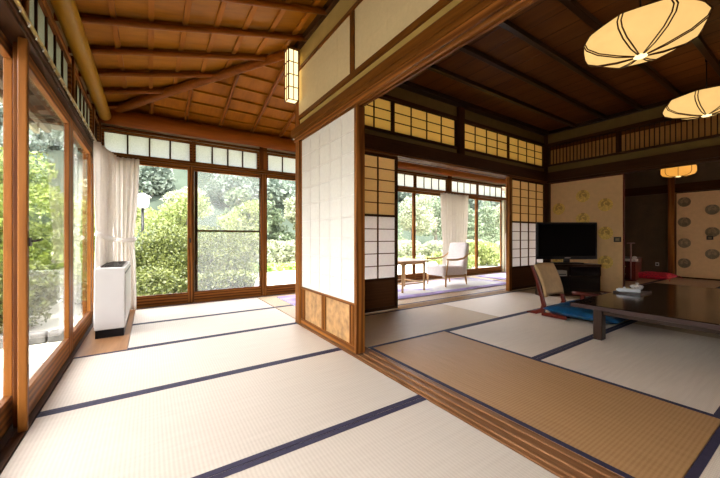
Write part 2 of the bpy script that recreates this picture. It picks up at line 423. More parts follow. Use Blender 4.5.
# mesh screen door behind second bay
sd = thing('screen_door', (1.1, YF + .105, 0), 'dark-framed insect screen door behind the second garden window of the corridor', 'screen door')
for (x0, x1, z0, z1) in ((.58, .625, 0.0, 2.09), (1.585, 1.625, 0.0, 2.09)): B(x0, x1, YF + .09, YF + .115, z0, z1).build('stile', M['dark_z'], sd)
for (z0, z1) in ((0.0, .10), (1.09, 1.12), (2.05, 2.09)): B(.625, 1.585, YF + .09, YF + .115, z0, z1).build('rail', M['dark_x'], sd)
B(.625, 1.585, YF + .100, YF + .102, .10, 2.05).build('insect_mesh', M['screen'], sd)
YS = [-2.15, -.99, .16, 1.31, 2.40, 3.68, 4.85, 5.46]
XL = [-.585, -.635, -.585, -.635, -.585, -.585, -.635]
for i in range(len(YS) - 1):
    glass_door('y', YS[i] + .002, YS[i + 1] - .002 + (.12 if i in (3,) else 0), XL[i] , 0.0, 2.03, .155, (.06 if i == 3 else .085), 'cedar', .075, 'a' if i in (4, 5) else None)
# tracks and sills
t = B(-.70, -.537, YB, YF, -.10, -.004)
for x in (-.585, -.635): t.box(x - .005, x + .005, YB, YF, -.004, .000)
trim(t, M['dark_y'], .003)
trim(B(-.70, XV, 5.445, 5.64, -.10, -.004), M['cedar_x'], .003)
# structural post on left wall
trim(B(-.567, -.53, 2.325, 2.36, 0.0, 2.03), M['cedar_z'], .006)
h = thing('door_latch', (-.53, 2.36, .98), 'small black latch on the thick window post at left', 'latch')
MB().box(-.54, -.522, 2.345, 2.375, .955, 1.0).build('plate', M['darkmetal'], h); MB().tube([(-.522, 2.36, .98), (-.495, 2.36, .985), (-.49, 2.39, .99)], .006, 8).build('lever', M['darkmetal'], h)
# headers
hd = B(-.70, -.53, YB, YF, 2.031, 2.104); hd.box(-.70, -.518, YB, YF, 2.05, 2.09)
trim(hd, M['dark_y'])
hd = B(-.53, XV, 5.45, 5.64, 2.09, 2.155); hd.box(-.53, XV, 5.42, 5.64, 2.115, 2.14)
trim(hd, M['lintel_x'])
# transoms with frosted panes
winno = [0]
def transom(axis, a0, a1, c, z0, z1, n, mat='cedar', pane='frost'):
    winno[0] += 1
    def bx(u0, u1, w, zz0, zz1):
        return B(u0, u1, c - w / 2, c + w / 2, zz0, zz1) if axis == 'x' else B(c - w / 2, c + w / 2, u0, u1, zz0, zz1)
    loc = ((a0 + a1) / 2, c, z0) if axis == 'x' else (c, (a0 + a1) / 2, z0)
    d = thing('window_%d' % winno[0], loc, kind='structure')
    fr = bx(a0, a0 + .03, .05, z0, z1)
    for q in ((a1 - .03, a1, z0, z1), (a0 + .03, a1 - .03, z0, z0 + .012), (a0 + .03, a1 - .03, z1 - .035, z1)):
        g = bx(q[0], q[1], .05, q[2], q[3]); k = len(fr.v); fr.v += g.v; fr.f += [tuple(i + k for i in f) for f in g.f]
    fr.build('window_frame', M[mat + '_' + axis], d)
    W = (a1 - a0 - .06) / n
    mu = MB()
    for k in range(1, n):
        u = a0 + .03 + k * W; g = bx(u - .009, u + .009, .03, z0 + .012, z1 - .035)
        q = len(mu.v); mu.v += g.v; mu.f += [tuple(i + q for i in f) for f in g.f]
    mu.build('glazing_bar', M['dark_z'], d)
    bx(a0 + .03, a1 - .03, .004, z0 + .012, z1 - .035).build('frosted_panes', M[pane], d)
for i in range(len(XS) - 1): transom('x', XS[i] + (.065 if i == 2 or i == 6 else .012), XS[i + 1] - (.065 if i in (1, 5) else .012), YF + .04, 2.156, 2.47, 4)
for x in XS[1:-1]:
    if x not in (1.62, 6.30): trim(B(x - .0115, x + .0115, 5.50, 5.57, 2.157, 2.469), M['cedar_z'], 0)
for x in (1.62, 6.30): trim(B(x - .063, x + .063, 5.47, 5.60, 2.157, 2.60), M['cedar_z'])
for i in range(len(YS) - 1): transom('y', YS[i] + .035, YS[i + 1] - .035, -.585, 2.105, 2.50, 5, 'cedar', 'frost_shaded')
for y in YS[1:-1]: trim(B(-.66, -.545, y - .033, y + .033, 2.105, 2.56), M['lintel_z'])
trim(B(-.66, -.545, 5.47, 5.60, 2.105, 2.56), M['lintel_z'])
# boards above transoms
struct('wall_left', B(-.70, -.60, YB, YF + .1, 2.501, 2.78), M['plaster_pale'])
t = B(-.66, -.56, YB, YF - .1, 2.501, 2.53); trim(t, M['cedar_y'])
struct('wall_far', B(-.60, XV, YF, 5.64, 2.475, 2.80), M['plaster_pale'])
trim(B(-.545, XV, 5.47, 5.499, 2.472, 2.505), M['lintel_x'])
struct('wall_far', B(8.585, XV, 5.47, 5.60, 0.0, 2.089), M['plaster_pale'])
# logs
def wob(p, q, r, n=14, amp=.006):
    p, q = Vector(p), Vector(q); pts = []; rs = []
    for i in range(n + 1):
        t = i / n; a = p.lerp(q, t)
        pts.append(a + Vector([random.uniform(-amp, amp) for _ in range(3)])); rs.append(r * random.uniform(.96, 1.04))
    return MB().tube(pts, rs, 18)
lg = MB().tube([(-.49, y, 2.585) for y in (YB, 0, 2, 4, 5.28)] + [(-.49, 5.33, 2.585)], [.068] * 5 + [.03], 24); trim(lg, M['log'], 0)
trim(wob((-.56, 5.38, 2.615), (XV, 5.38, 2.635), .108, 24, .003), M['redlog'], 0)
# ------------------------------------------------------------------ curtain rail
cr = thing('curtain_rail', (-.50, 2.0, 2.14), 'brass curtain rail with white gliders along the left window header', 'curtain rail')
MB().tube([(-.50, YB + .1, 2.062), (-.50, 5.32, 2.062)], .010, 8).build('rail', M['brass'], cr)
for k in range(34):
    y = 1.2 + k * .125
    MB().tube([(-.50, y, 2.054), (-.492, y, 2.044), (-.497, y, 2.031)], .004, 6).build('glider', M['white_metal'], cr)

# ------------------------------------------------------------------ sloped corridor ceiling (two facets meeting on a hip)
Z0 = 2.745
def zl(x): return Z0 + SL * (x + .5)             # left facet
def zf(y): return Z0 + SL * (5.45 - y)           # far facet
cx, cy = -.5, 5.45
ex = 1.44
ey = cy - (ex - cx)
q = MB(); T = .03
def slab(q, pts):
    b = len(q.v); n = len(pts)
    q.v += [tuple(p) for p in pts] + [(p[0], p[1], p[2] + T) for p in pts]
    q.f.append(tuple(b + i for i in range(n))[::-1]); q.f.append(tuple(b + n + i for i in range(n)))
    for i in range(n): j = (i + 1) % n; q.f.append((b + i, b + j, b + n + j, b + n + i))
q = MB(); slab(q, [(-.75, YB, zl(-.75)), (ex + .02, YB, zl(ex + .02)), (ex + .02, ey, zl(ex + .02)), (cx, cy, Z0), (-.75, cy + .25, zl(-.75))])
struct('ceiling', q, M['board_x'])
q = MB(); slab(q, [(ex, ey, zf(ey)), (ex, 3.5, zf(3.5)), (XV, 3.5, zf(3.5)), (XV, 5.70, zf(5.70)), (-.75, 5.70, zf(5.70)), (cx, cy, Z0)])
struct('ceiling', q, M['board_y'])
# battens (thin flat) and rafters (round)
k = 0; x = -.25
while x < 1.40:
    yend = cy - (x - cx)
    trim(MB().bar((x, YB, zl(x) - .012), (x, yend, zl(x) - .012), .042, .024), M['board_y'], 0); x += .2585
# stepped board edges over each rafter line
y = 5.25; 
while y > YB + .2:
    if y < 4.9 or True:
        x1 = min(ex, cx + (cy - y))
        if x1 > -.35:
            a = (-.62, y, zl(-.62) - .062); b = (x1 - (0 if x1 < ex else .01), y, zl(x1) - .062)
            trim(wob(a, b, .027, 12, .003), M['rafter_x'], 0)
            trim(MB().bar((-.6, y + .035, zl(-.6) - .016), (x1, y + .035, zl(x1) - .016), .016, .032), M['board_x'], 0)
    y -= .4935 if y < 5 else .50
y = 5.20
while y > 3.55:
    x0 = cx + (cy - y)
    trim(MB().bar((x0 + .02, y, zf(y) - .012), (XV, y, zf(y) - .012), .022, .024), M['board_x'], 0); y -= .25
for x in (0.02, .44, .91, 1.39, 1.86, 2.34, 2.8, 3.3, 3.8, 4.3, 4.8, 5.3, 5.8, 6.3, 6.8, 7.3, 7.8, 8.3):
    y1 = max(3.5, cy - (x - cx))
    trim(wob((x, 5.42, zf(5.42) - .05), (x, y1, zf(y1) - .05), .025, 8, .002), M['rafter_y'], 0)
hp = MB().tube([(-.56, 5.51, Z0 - .10), (-.2, 5.15, Z0 + SL * .3 - .075), (.3, 4.65, Z0 + SL * .8 - .065), (.8, 4.15, Z0 + SL * 1.3 - .07), (1.43, 3.52, Z0 + SL * 1.93 - .07)], [.06, .058, .055, .05, .048], 18)
trim(hp, M['rafter_x'], 0)

# ------------------------------------------------------------------ partition wall between corridor and room
trim(B(1.44, 1.56, 3.475, 3.595, .0045, 3.16), M['cedar_z'], .006)
trim(B(1.452, 1.54, 2.268, 2.30, .0145, 2.12), M['cedar_z'], .006)
pn = thing('paper_sliding_panel', (1.475, 2.92, .015), 'tall white paper panel with a carved wooden dado between corridor and room', 'sliding panel')
PY0, PY1 = 2.302, 3.472
B(1.456, 1.499, PY0, PY1, .015, .07).build('bottom_rail', M['cedar_y'], pn, .003)
B(1.456, 1.499, PY0, PY1, .41, .435).build('middle_rail', M['cedar_y'], pn, .003)
B(1.470, 1.494, PY0, PY1, .07, .41).build('dado_board', M['burl'], pn)
for g in ((2.315, 2.40), (2.86, 2.945), (3.375, 3.46)):
    B(1.466, 1.470, g[0] - .006, g[1] + .006, .07, .41).build('rib_backing', M['lintel_z'], pn)
    for k in range(3):
        w = (g[1] - g[0]) / 3; B(1.456, 1.466, g[0] + k * w + .007, g[0] + (k + 1) * w - .007, .07, .41).build('dado_rib', M['cedar_z'], pn, .003)
B(1.458, 1.497, PY0, PY0 + .012, .435, 2.115).build('stile', M['cedar_z'], pn); B(1.458, 1.497, PY1 - .014, PY1, .435, 2.115).build('stile', M['cedar_z'], pn)
B(1.468, 1.478, PY0 + .012, PY1 - .014, .435, 2.115).build('paper', M['fusuma_white'], pn)
lt = MB()
for k in range(1, 9): lt.box(1.4668, 1.468, PY0 + .012, PY1 - .014, .435 + k * .187 - .003, .435 + k * .187 + .003)
for k in range(1, 5): yy = PY0 + .012 + k * .229; lt.box(1.4668, 1.468, yy - .003, yy + .003, .435, 2.115)
lt.build('paper_seam', M['shoji'], pn)
kb = MB().box(1.42, 1.54, YB, 3.66, 2.17, 2.29).box(1.408, 1.548, YB, 3.66, 2.205, 2.275)
trim(kb, M['lintel_y'], .004)
kb = MB().box(1.43, 1.535, YB, 3.60, 2.155, 2.17)
for gx in (1.438, 1.483, 1.527): kb.box(gx - .010, gx + .010, YB, 3.60, 2.122, 2.155)
trim(kb, M['cedar_y'], .002)
struct('wall_partition', B(1.448, 1.60, YB, 3.475, 2.29, 3.30), M['plaster'])
trim(B(1.425, 1.447, YB, 3.475, 2.352, 2.40), M['lintel_y']); trim(B(1.425, 1.447, YB, 3.475, 2.915, 2.955), M['lintel_y'])
for yy in (-.10, 1.09, 2.27): trim(B(1.428, 1.447, yy, yy + .07, 2.40, 2.915), M['lintel_z'])
UL = ['cream upper paper panel above the partition, nearest the wall lantern', 'cream upper paper panel above the open threshold, second from the wall lantern', 'cream upper paper panel above the camera end of the threshold', 'cream upper paper panel behind the camera over the threshold']
for i, (a, b) in enumerate(((2.34, 3.475), (1.16, 2.27), (-.03, 1.09), (YB, -.10))):
    u = thing('paper_transom_panel', (1.445, (a + b) / 2, 2.40), UL[i], 'paper panel', 'paper panels above the corridor lintel')
    B(1.438, 1.446, a, b, 2.40, 2.915).build('paper', M['upper_paper'], u)
    l2 = MB()
    for k in (1, 2): l2.box(1.4372, 1.438, a, b, 2.40 + k * .17 - .002, 2.40 + k * .17 + .002)
    for k in range(1, 5): yy = a + (b - a) * k / 5; l2.box(1.4372, 1.438, yy - .002, yy + .002, 2.40, 2.915)
    l2.build('paper_seam', M['upper_paper'], u)
trim(B(1.405, 1.52, YB, 3.60, 3.165, 3.34), M['dark_y'])
# ------------------------------------------------------------------ wall lantern
ln = thing('wall_lantern', (1.34, 3.46, 2.51), 'glowing rectangular paper wall lantern with wooden lattice on the corner post', 'lantern')
lx0, lx1, ly0, ly1, lz0, lz1 = 1.272, 1.40, 3.38, 3.50, 2.53, 3.10
B(lx0 + .008, lx1 - .008, ly0 + .008, ly1 - .008, lz0 + .012, lz1 - .01).build('paper_shade', M['sconce'], ln)
fr = MB()
for xx in (lx0, lx1 - .012):
    for yy in (ly0, ly1 - .012): fr.box(xx, xx + .012, yy, yy + .012, lz0, lz1)
for k in range(5):
    z = lz0 + (lz1 - lz0 - .01) * k / 4
    fr.box(lx0, lx1, ly0, ly0 + .007, z, z + .008); fr.box(lx0, lx1, ly1 - .007, ly1, z, z + .008)
    fr.box(lx0, lx0 + .007, ly0, ly1, z, z + .008); fr.box(lx1 - .007, lx1, ly0, ly1, z, z + .008)
fr.box((lx0 + lx1) / 2 - .004, (lx0 + lx1) / 2 + .004, ly0, ly0 + .007, lz0, lz1); fr.box(lx0, lx0 + .007, (ly0 + ly1) / 2 - .004, (ly0 + ly1) / 2 + .004, lz0, lz1)
fr.build('lattice_frame', M['lintel_z'], ln)
B(lx0 - .004, lx1 + .004, ly0 - .004, ly1 + .004, lz1, lz1 + .012).build('cap', M['lintel_x'], ln)
B(lx1, 1.44, 3.49, 3.52, lz0 + .1, lz1 - .1).build('mounting_board', M['dark_z'], ln)

# ------------------------------------------------------------------ north wall of the room: shoji and ranma
def shoji(x0, x1, y, cols, label, group):
    o = thing('shoji_screen', ((x0 + x1) / 2, y, .013), label, 'shoji screen', group)
    w = .045; th = .04
    for a, b in ((x0, x0 + w), (x1 - w, x1)): B(a, b, y - th / 2, y + th / 2, .013, 2.118).build('stile', M['dark_z'], o, .003)
    B(x0 + w, x1 - w, y - th / 2, y + th / 2, .013, .06).build('bottom_rail', M['dark_x'], o)
    B(x0 + w, x1 - w, y - .008, y + .008, .06, .42).build('dado_board', M['koshi'], o)
    B(x0 + w, x1 - w, y - th / 2, y + th / 2, .42, .45).build('lower_rail', M['dark_x'], o)
    B(x0 + w, x1 - w, y - th / 2, y + th / 2, 1.28, 1.31).build('middle_rail', M['dark_x'], o)
    B(x0 + w, x1 - w, y - th / 2, y + th / 2, 2.085, 2.118).build('top_rail', M['dark_x'], o)
    g = MB()
    for k in range(1, cols): xx = x0 + w + (x1 - x0 - 2 * w) * k / cols; g.box(xx - .008, xx + .008, y - .018, y - .002, .45, 2.085)
    for k in range(1, 5): z = .45 + .83 * k / 5; g.box(x0 + w, x1 - w, y - .016, y - .003, z - .006, z + .006); z = 1.31 + .775 * k / 5; g.box(x0 + w, x1 - w, y - .016, y - .003, z - .006, z + .006)
    g.build('lattice', M['lintel_z'], o)
    B(x0 + w, x1 - w, y, y + .003, .45, 1.28).build('lower_paper', M['shoji'], o, label='clean white paper')
    B(x0 + w, x1 - w, y, y + .003, 1.31, 2.085).build('upper_paper', M['shoji_yellow'], o, label='yellow paper')
shoji(1.62, 2.895, 3.465, 4, 'lattice shoji screen left of the sunroom opening, half hidden by the partition', 'shoji screens')
shoji(5.632, 6.855, 3.465, 4, 'lattice shoji screen right of the sunroom opening, behind the television', 'shoji screens')
trim(B(5.535, 5.628, 3.42, 3.486, .0125, 2.118), M['cedar_z'], .004)
trim(B(6.858, 6.94, 3.41, 3.53, .007, ZC), M['dark_z'], .004)
kb = MB().box(1.605, XR, 3.40, 3.60, 2.16, 2.19)
for gy in (3.41, 3.465, 3.52, 3.59): kb.box(1.605, XR, gy - .010, gy + .010, 2.12, 2.16)
trim(kb, M['cedar_x'], .002)
trim(MB().box(1.605, XR - .04, 3.385, 3.44, 2.15, 2.335).box(1.605, XR - .04, 3.38, 3.40, 2.175, 2.31), M['dark_x'])
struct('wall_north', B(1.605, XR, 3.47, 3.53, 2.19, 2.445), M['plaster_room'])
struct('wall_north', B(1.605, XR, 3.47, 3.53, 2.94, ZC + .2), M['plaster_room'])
bpy.data.objects['wall_north']['kind'] = 'structure'
trim(B(1.605, XR - .04, 3.44, 3.56, 2.425, 2.462), M['dark_x']); trim(B(1.605, XR - .04, 3.44, 3.56, 2.905, 2.945), M['dark_x'])
trim(B(4.15, 4.29, 3.42, 3.57, 2.336, ZC - .001), M['dark_z'])
RL = ['amber paper transom screen at the left end, partly hidden by the lintel', 'amber paper transom screen left of the middle strut', 'amber paper transom screen right of the middle strut', 'amber paper transom screen in the far corner above the television']
for i, (a, b) in enumerate(((1.61, 2.83), (2.832, 4.148), (4.292, 5.60), (5.602, 6.85))):
    o = thing('transom_screen', ((a + b) / 2, 3.49, 2.4625), RL[i], 'transom screen', 'amber transom screens over the shoji')
    f = MB().box(a, a + .03, 3.475, 3.505, 2.463, 2.904).box(b - .03, b, 3.475, 3.505, 2.463, 2.904).box(a + .03, b - .03, 3.475, 3.505, 2.463, 2.478).box(a + .03, b - .03, 3.475, 3.505, 2.889, 2.904)
    f.build('frame', M['dark_x'], o)
    g = MB()
    for k in range(1, 4): xx = a + .03 + (b - a - .06) * k / 4; g.box(xx - .009, xx + .009, 3.478, 3.489, 2.478, 2.889)
    for k in (1, 2): z = 2.478 + .411 * k / 3; g.box(a + .03, b - .03, 3.479, 3.488, z - .006, z + .006)
    g.build('lattice', M['dark_x'], o)
    B(a + .03, b - .03, 3.491, 3.494, 2.478, 2.889).build('paper', M['ranma_paper'], o)

# ------------------------------------------------------------------ right wall x = XR
def crane(cyy, cz, r, xx):
    """crane-in-a-circle crest lying in the plane x = xx"""
    m = MB()
    def poly(pts):
        b = len(m.v); n = len(pts)
        for d in (0, .003): m.v += [(xx + (-.003 if d else 0), cyy + p[0] * r, cz + p[1] * r) for p in pts]
        m.f.append(tuple(b + n + i for i in range(n))); 
        for i in range(n): j = (i + 1) % n; m.f.append((b + i, b + j, b + n + j, b + n + i))
    for s in (-1, 1):
        for k in range(9):                  # wing feathers
            a0 = math.radians(-78 + k * 17.2); a1 = a0 + math.radians(15.0)
            ri = .50 + .02 * k
            poly([(s * math.cos(a0) * ri, math.sin(a0) * ri), (s * math.cos(a0) * .98, math.sin(a0) * .98), (s * math.cos((a0 + a1) / 2) * 1.02, math.sin((a0 + a1) / 2) * 1.02), (s * math.cos(a1) * .96, math.sin(a1) * .96), (s * math.cos(a1) * ri, math.sin(a1) * ri)])
    n = 20
    poly([(.42 * math.cos(2 * PI * i / n), -.42 + .38 * math.sin(2 * PI * i / n)) for i in range(n)])       # body
    poly([(-.30, -.98), (-.1, -.80), (.1, -.80), (.30, -.98), (0, -1.03)])                                   # tail
    pts = [(.02, -.02), (.16, .14), (.14, .32), (-.02, .42), (-.16, .40)]                                    # neck
    for (p, q2) in zip(pts[:-1], pts[1:]):
        p, q2 = Vector((p[0], p[1])), Vector((q2[0], q2[1])); d = (q2 - p).normalized(); nn = Vector((-d.y, d.x)) * .07
        poly([tuple(p + nn), tuple(q2 + nn), tuple(q2 - nn), tuple(p - nn)])
    poly([(-.14 + .11 * math.cos(2 * PI * i / 12), .40 + .10 * math.sin(2 * PI * i / 12)) for i in range(12)])
    poly([(-.22, .44), (-.42, .36), (-.22, .37)])
    return m
def fusuma(x, y0, y1, z1, crests, mat, label, handle, edge, group=None):
    o = thing('fusuma_door', (x, (y0 + y1) / 2, .01), label, 'sliding door', group)
    B(x, x + .03, y0 + .02, y1 - .012, .025, z1 - .02).build('paper', M['fusuma_beige'], o)
    e = MB().box(x - .004, x + .034, y0, y0 + .02, .01, z1).box(x - .004, x + .034, y1 - .012, y1, .01, z1).box(x - .004, x + .034, y0 + .02, y1 - .012, .01, .025).box(x - .004, x + .034, y0 + .02, y1 - .012, z1 - .02, z1)
    e.build('lacquer_edge', M[edge], o)
    for (yy, zz) in crests:
        g0 = MB(); nn_ = 28; g0.v = [(x - .0012, yy + .116 * math.cos(2 * PI * i / nn_), zz + .116 * math.sin(2 * PI * i / nn_)) for i in range(nn_)] + [(x, yy + .116 * math.cos(2 * PI * i / nn_), zz + .116 * math.sin(2 * PI * i / nn_)) for i in range(nn_)]
        g0.f = [tuple(range(nn_))[::-1]] + [(i, (i + 1) % nn_, nn_ + (i + 1) % nn_, nn_ + i) for i in range(nn_)]
        cg = g0.build('crest_ground', M['gold_ground' if mat is M['gold'] else 'bronze_ground'], o)
        crane(yy, zz, .118, x - .0013).build('crane_crest', mat, cg)
    hb = B(x - .008, x, handle[0] - .055, handle[0] + .055, handle[1] - .045, handle[1] + .045).build('finger_plate', M['darkmetal'], o, .004)
    MB().box(x - .010, x - .008, handle[0] - .03, handle[0] + .03, handle[1] - .022, handle[1] + .022).build('crane_inlay', M['bronze'], hb)
cr1 = [(3.195, 1.575), (3.195, 1.06), (3.195, .55), (2.767, 1.79), (2.767, 1.352), (2.767, .84), (2.407, 1.594), (2.405, 1.082), (2.405, .556)]
fusuma(6.89, 2.13, 3.36, 2.115, cr1, M['gold'], 'beige sliding door with gold crane crests behind the television', (2.225, .965), 'red_z')
fusuma(6.935, 2.19, 3.36, 2.115, [], M['gold'], 'second beige sliding door stacked behind the gold-crested one', (2.4, .965), 'red_z')
trim(MB().box(6.845, 7.0, YB, 3.40, 2.12, 2.17).box(6.82, 6.90, YB, 3.38, 2.16, 2.33), M['dark_y'])
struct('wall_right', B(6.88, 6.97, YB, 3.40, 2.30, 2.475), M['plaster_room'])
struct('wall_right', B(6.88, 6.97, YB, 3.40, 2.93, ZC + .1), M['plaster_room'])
struct('wall_right', B(6.88, 6.97, YB, -1.6, -.05, 2.12), M['plaster'])
trim(B(6.85, 7.0, YB, 3.40, 2.455, 2.49), M['dark_y']); trim(B(6.85, 7.0, YB, 3.40, 2.865, 2.93), M['dark_y'])
rsec = [(2.245, 3.375, 'in the corner above the gold-crested door'), (.97, 2.185, 'middle one above the opening to the next room'), (-.30, .91, 'right one, cut off by the frame'), (-1.60, -.36, 'beyond the right edge of the frame')]
for (a, b, t) in rsec:
    trim(B(6.86, 6.99, a - .06, a, 2.49, 2.865), M['dark_z'])
    o = thing('slatted_transom', (6.91, (a + b) / 2, 2.491), 'dark slatted wooden transom, ' + t, 'transom')
    g = MB(); n = int(round((b - a) / .064))
    for k in range(n + 1): yy = a + .006 + (b - a - .012) * k / n; g.box(6.90, 6.916, yy - .006, yy + .006, 2.491, 2.864)
    g.build('slats', M['dark_z'], o, kind=None)
    B(6.945, 6.949, a, b, 2.515, 2.81).build('paper_backing', M['backing'], o)
    B(6.935, 6.955, a, b, 2.80, 2.864).build('backing_rail', M['lintel_y'], o)
# ------------------------------------------------------------------ room ceiling
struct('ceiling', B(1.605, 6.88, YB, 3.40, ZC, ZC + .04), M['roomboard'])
y = 2.87
while y > YB:
    trim(B(1.61, 6.80, y - .03, y + .03, ZC - .055, ZC - .001), M['black_x']); y -= .4935
for b_ in (B(1.605, 6.86, 3.34, 3.47, ZC - .06, ZC + .05), B(6.80, 6.88, YB, 3.34, ZC - .06, ZC - .001)): trim(b_, M['black_x'])
seam = MB()
for k in range(18): seam.box(1.9 + k * .28, 1.905 + k * .28, YB, 3.33, ZC - .003, ZC - .0005)
trim(seam, M['black_y'], 0)
# ------------------------------------------------------------------ next room
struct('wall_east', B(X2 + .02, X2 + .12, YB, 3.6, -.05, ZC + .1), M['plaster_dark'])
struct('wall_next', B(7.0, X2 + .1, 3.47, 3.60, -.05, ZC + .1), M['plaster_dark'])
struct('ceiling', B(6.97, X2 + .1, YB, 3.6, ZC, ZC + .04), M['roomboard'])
for k in range(8): trim(B(7.4 + k * .49, 7.45 + k * .49, YB, 3.4, ZC - .05, ZC - .001), M['black_y'])
trim(B(X2 - .08, X2 + .02, 2.375, 2.50, .0, ZC - .06), M['cedar_z'], .006)
trim(B(X2 - .06, X2 + .02, YB, 3.47, 2.125, 2.34), M['dark_y'])
trim(B(X2 - .05, X2 + .02, YB, 2.43, 0.0, .03), M['dark_y'])
cr2 = [(2.213, 1.878), (2.213, 1.383), (2.213, .864), (2.213, .369), (1.742, 1.658), (1.742, 1.129), (1.742, .612)]
for i in range(3):
    dy = -1.02 * i
    fusuma(X2 - .02 , 1.42 + dy, 2.365 + dy, 2.12, [(a + dy, b) for a, b in cr2], M['bronze'], ['beige sliding door with faded crane crests beside the far post', 'beige crested sliding door right of the frame in the next room', 'beige crested sliding door farthest out of frame in the next room'][i], (1.78 + dy, .99), 'dark_z', 'faded-crest sliding doors of the next room')
ou = thing('wall_socket', (X2 + .01, 2.72, .30), 'small pale socket plate low on the dark wall beside the far post', 'socket')
B(X2 + .010, X2 + .02, 2.69, 2.76, .26, .35).build('plate', M['white_metal'], ou)
B(X2 + .006, X2 + .010, 2.705, 2.745, .285, .325).build('outlet', M['black'], ou)
# back walls, sunroom ends
for (x0, x1, z0, z1) in ((-.70, 7.4, -.05, 3.4), (10.7, X2 + .1, -.05, 3.4), (7.4, 10.7, 2.12, 3.4), (7.4, 10.7, -.05, .3)):
    struct('wall_back', B(x0, x1, YB - .1, YB, z0, z1), M['plaster_dark'])
for (a_, b_) in ((7.4, 10.7),):  # unseen paper window, added to bring daylight into the next room
    winno[0] += 1; d_ = thing('window_%d' % winno[0], ((a_ + b_) / 2, YB - .05, .3), kind='structure')
    MB().box(a_, b_, YB - .08, YB - .02, .3, .34).box(a_, b_, YB - .08, YB - .02, 2.08, 2.12).box(a_, a_ + .05, YB - .08, YB - .02, .34, 2.08).box(b_ - .05, b_, YB - .08, YB - .02, .34, 2.08).box((a_ + b_) / 2 - .03, (a_ + b_) / 2 + .03, YB - .08, YB - .02, .34, 2.08).build('window_frame', M['dark_x'], d_)
    B(a_ + .05, b_ - .05, YB - .055, YB - .05, .34, 2.08).build('paper_pane', M['shoji'], d_)
struct('wall_sunroom', B(XV, XV + .1, 3.53, 5.64, -.05, 3.4), M['plaster_pale'])
struct('wall_sunroom', B(XR + .08, XV, 3.601, 3.66, -.05, 3.3), M['plaster_pale'])
# roof over everything and eaves
rf = MB(); slab(rf, [(1.42, YB - .9, 3.42), (X2 + .6, YB - .9, 3.42), (X2 + .6, 3.66, 3.42), (1.42, 3.66, 3.42)])
struct('roof', rf, M['eave'])
ev = MB()
def sl2(q, pts, th=.05):
    b = len(q.v); n = len(pts)
    q.v += [tuple(p) for p in pts] + [(p[0], p[1], p[2] + th) for p in pts]
    q.f.append(tuple(b + i for i in range(n))[::-1]); q.f.append(tuple(b + n + i for i in range(n)))
    for i in range(n): j = (i + 1) % n; q.f.append((b + i, b + j, b + n + j, b + n + i))
sl2(ev, [(-1.32, YB - .5, zl(-1.32) + .02), (-.62, YB - .5, zl(-.62) + .04), (-.62, 5.57, zl(-.62) + .04), (-1.32, 6.27, zl(-1.32) + .02)])
struct('roof', ev, M['eave'])
ev = MB(); sl2(ev, [(-1.32, 6.27, zf(6.27) + .02), (-.62, 5.57, zf(5.57) + .04), (X2, 5.57, zf(5.57) + .04), (X2, 6.27, zf(6.27) + .02)])
struct('roof', ev, M['eave'])
rt = MB(); sl2(rt, [(-.7, YB - .5, zl(-.7) + .07), (1.5, YB - .5, zl(1.5) + .07), (1.5, 3.6, zl(1.5) + .07), (-.5, 5.5, Z0 + .08)], .04); struct('roof', rt, M['eave'])
trim(B(-1.36, -1.31, YB - .5, 6.3, zl(-1.32) - .06, zl(-1.32) + .08), M['fascia'])
for k in range(17):
    yy = -2.0 + k * .49; trim(MB().bar((-1.30, yy, zl(-1.3) - .03), (-.64, yy, zl(-.64) - .03), .045, .06), M['eave'], 0)
trim(B(-1.20, -1.13, YB - .4, 6.0, zl(-1.2) - .13, zl(-1.2) - .04), M['eave'])
trim(B(-.72, -.5, YB, YF + .14, -.62, -.17), M['dark_y']); trim(B(-.72, XV, 5.5, 5.64, -.62, -.17), M['dark_x'])

# ------------------------------------------------------------------ curtains
def drape(path, z0, z1, zt, pinch, folds, amp, mat, obj, name='cloth', ctr=None, flare=1.0, n=96):
    """path: plan polyline; folds hang in it; at height zt the cloth is gathered by factor pinch towards ctr"""
    P = [Vector((p[0], p[1], 0)) for p in path]
    L = [0]
    for a, b in zip(P[:-1], P[1:]): L.append(L[-1] + (b - a).length)
    def at(s):
        s *= L[-1]
        for i in range(len(P) - 1):
            if s <= L[i + 1] + 1e-9:
                t = (s - L[i]) / max(1e-9, L[i + 1] - L[i]); return P[i].lerp(P[i + 1], t), (P[i + 1] - P[i]).normalized()
        return P[-1], (P[-1] - P[-2]).normalized()
    c = Vector((ctr[0], ctr[1], 0)) if ctr else at(.5)[0]
    rows = []
    m = 36
    for j in range(m + 1):
        z = z1 + (z0 - z1) * j / m
        if z > zt: k = 1 - (1 - pinch) * ((z1 - z) / (z1 - zt)) ** 1.8
        else: k = pinch + (flare - pinch) * (1 - math.exp(-(zt - z) * 2.2)) * .8
        row = []
        for i in range(n + 1):
            s = i / n; p, d = at(s); nrm = Vector((-d.y, d.x, 0))
            a = amp * math.sin(2 * PI * folds * s + .6 * math.sin(5 * s + 1.3)) * (.55 + .45 * k) + amp * .3 * math.sin(2 * PI * folds * 2.3 * s + z)
            q = p + nrm * a; q = c + (q - c) * k; row.append((q.x, q.y, z))
        rows.append(row)
    mb = MB().grid(rows); return mb.build(name, mat, obj, solid=.004)
c1 = thing('curtain', (-.47, 4.8, .02), 'white tied-back curtain at the end of the left windows, beside the fan heater', 'curtain', 'corner curtains')
drape([(-.488, 4.46), (-.455, 4.75), (-.38, 5.10)], .02, 2.045, 1.02, .74, 9, .024, M['curtain'], c1, ctr=(-.46, 4.80))
MB().tube([(-.50, 4.54, 1.05), (-.45, 4.56, 1.03), (-.42, 4.75, 1.0), (-.38, 5.0, .98), (-.42, 5.06, 1.0)], .030, 10).build('tieback', M['curtain'], c1)
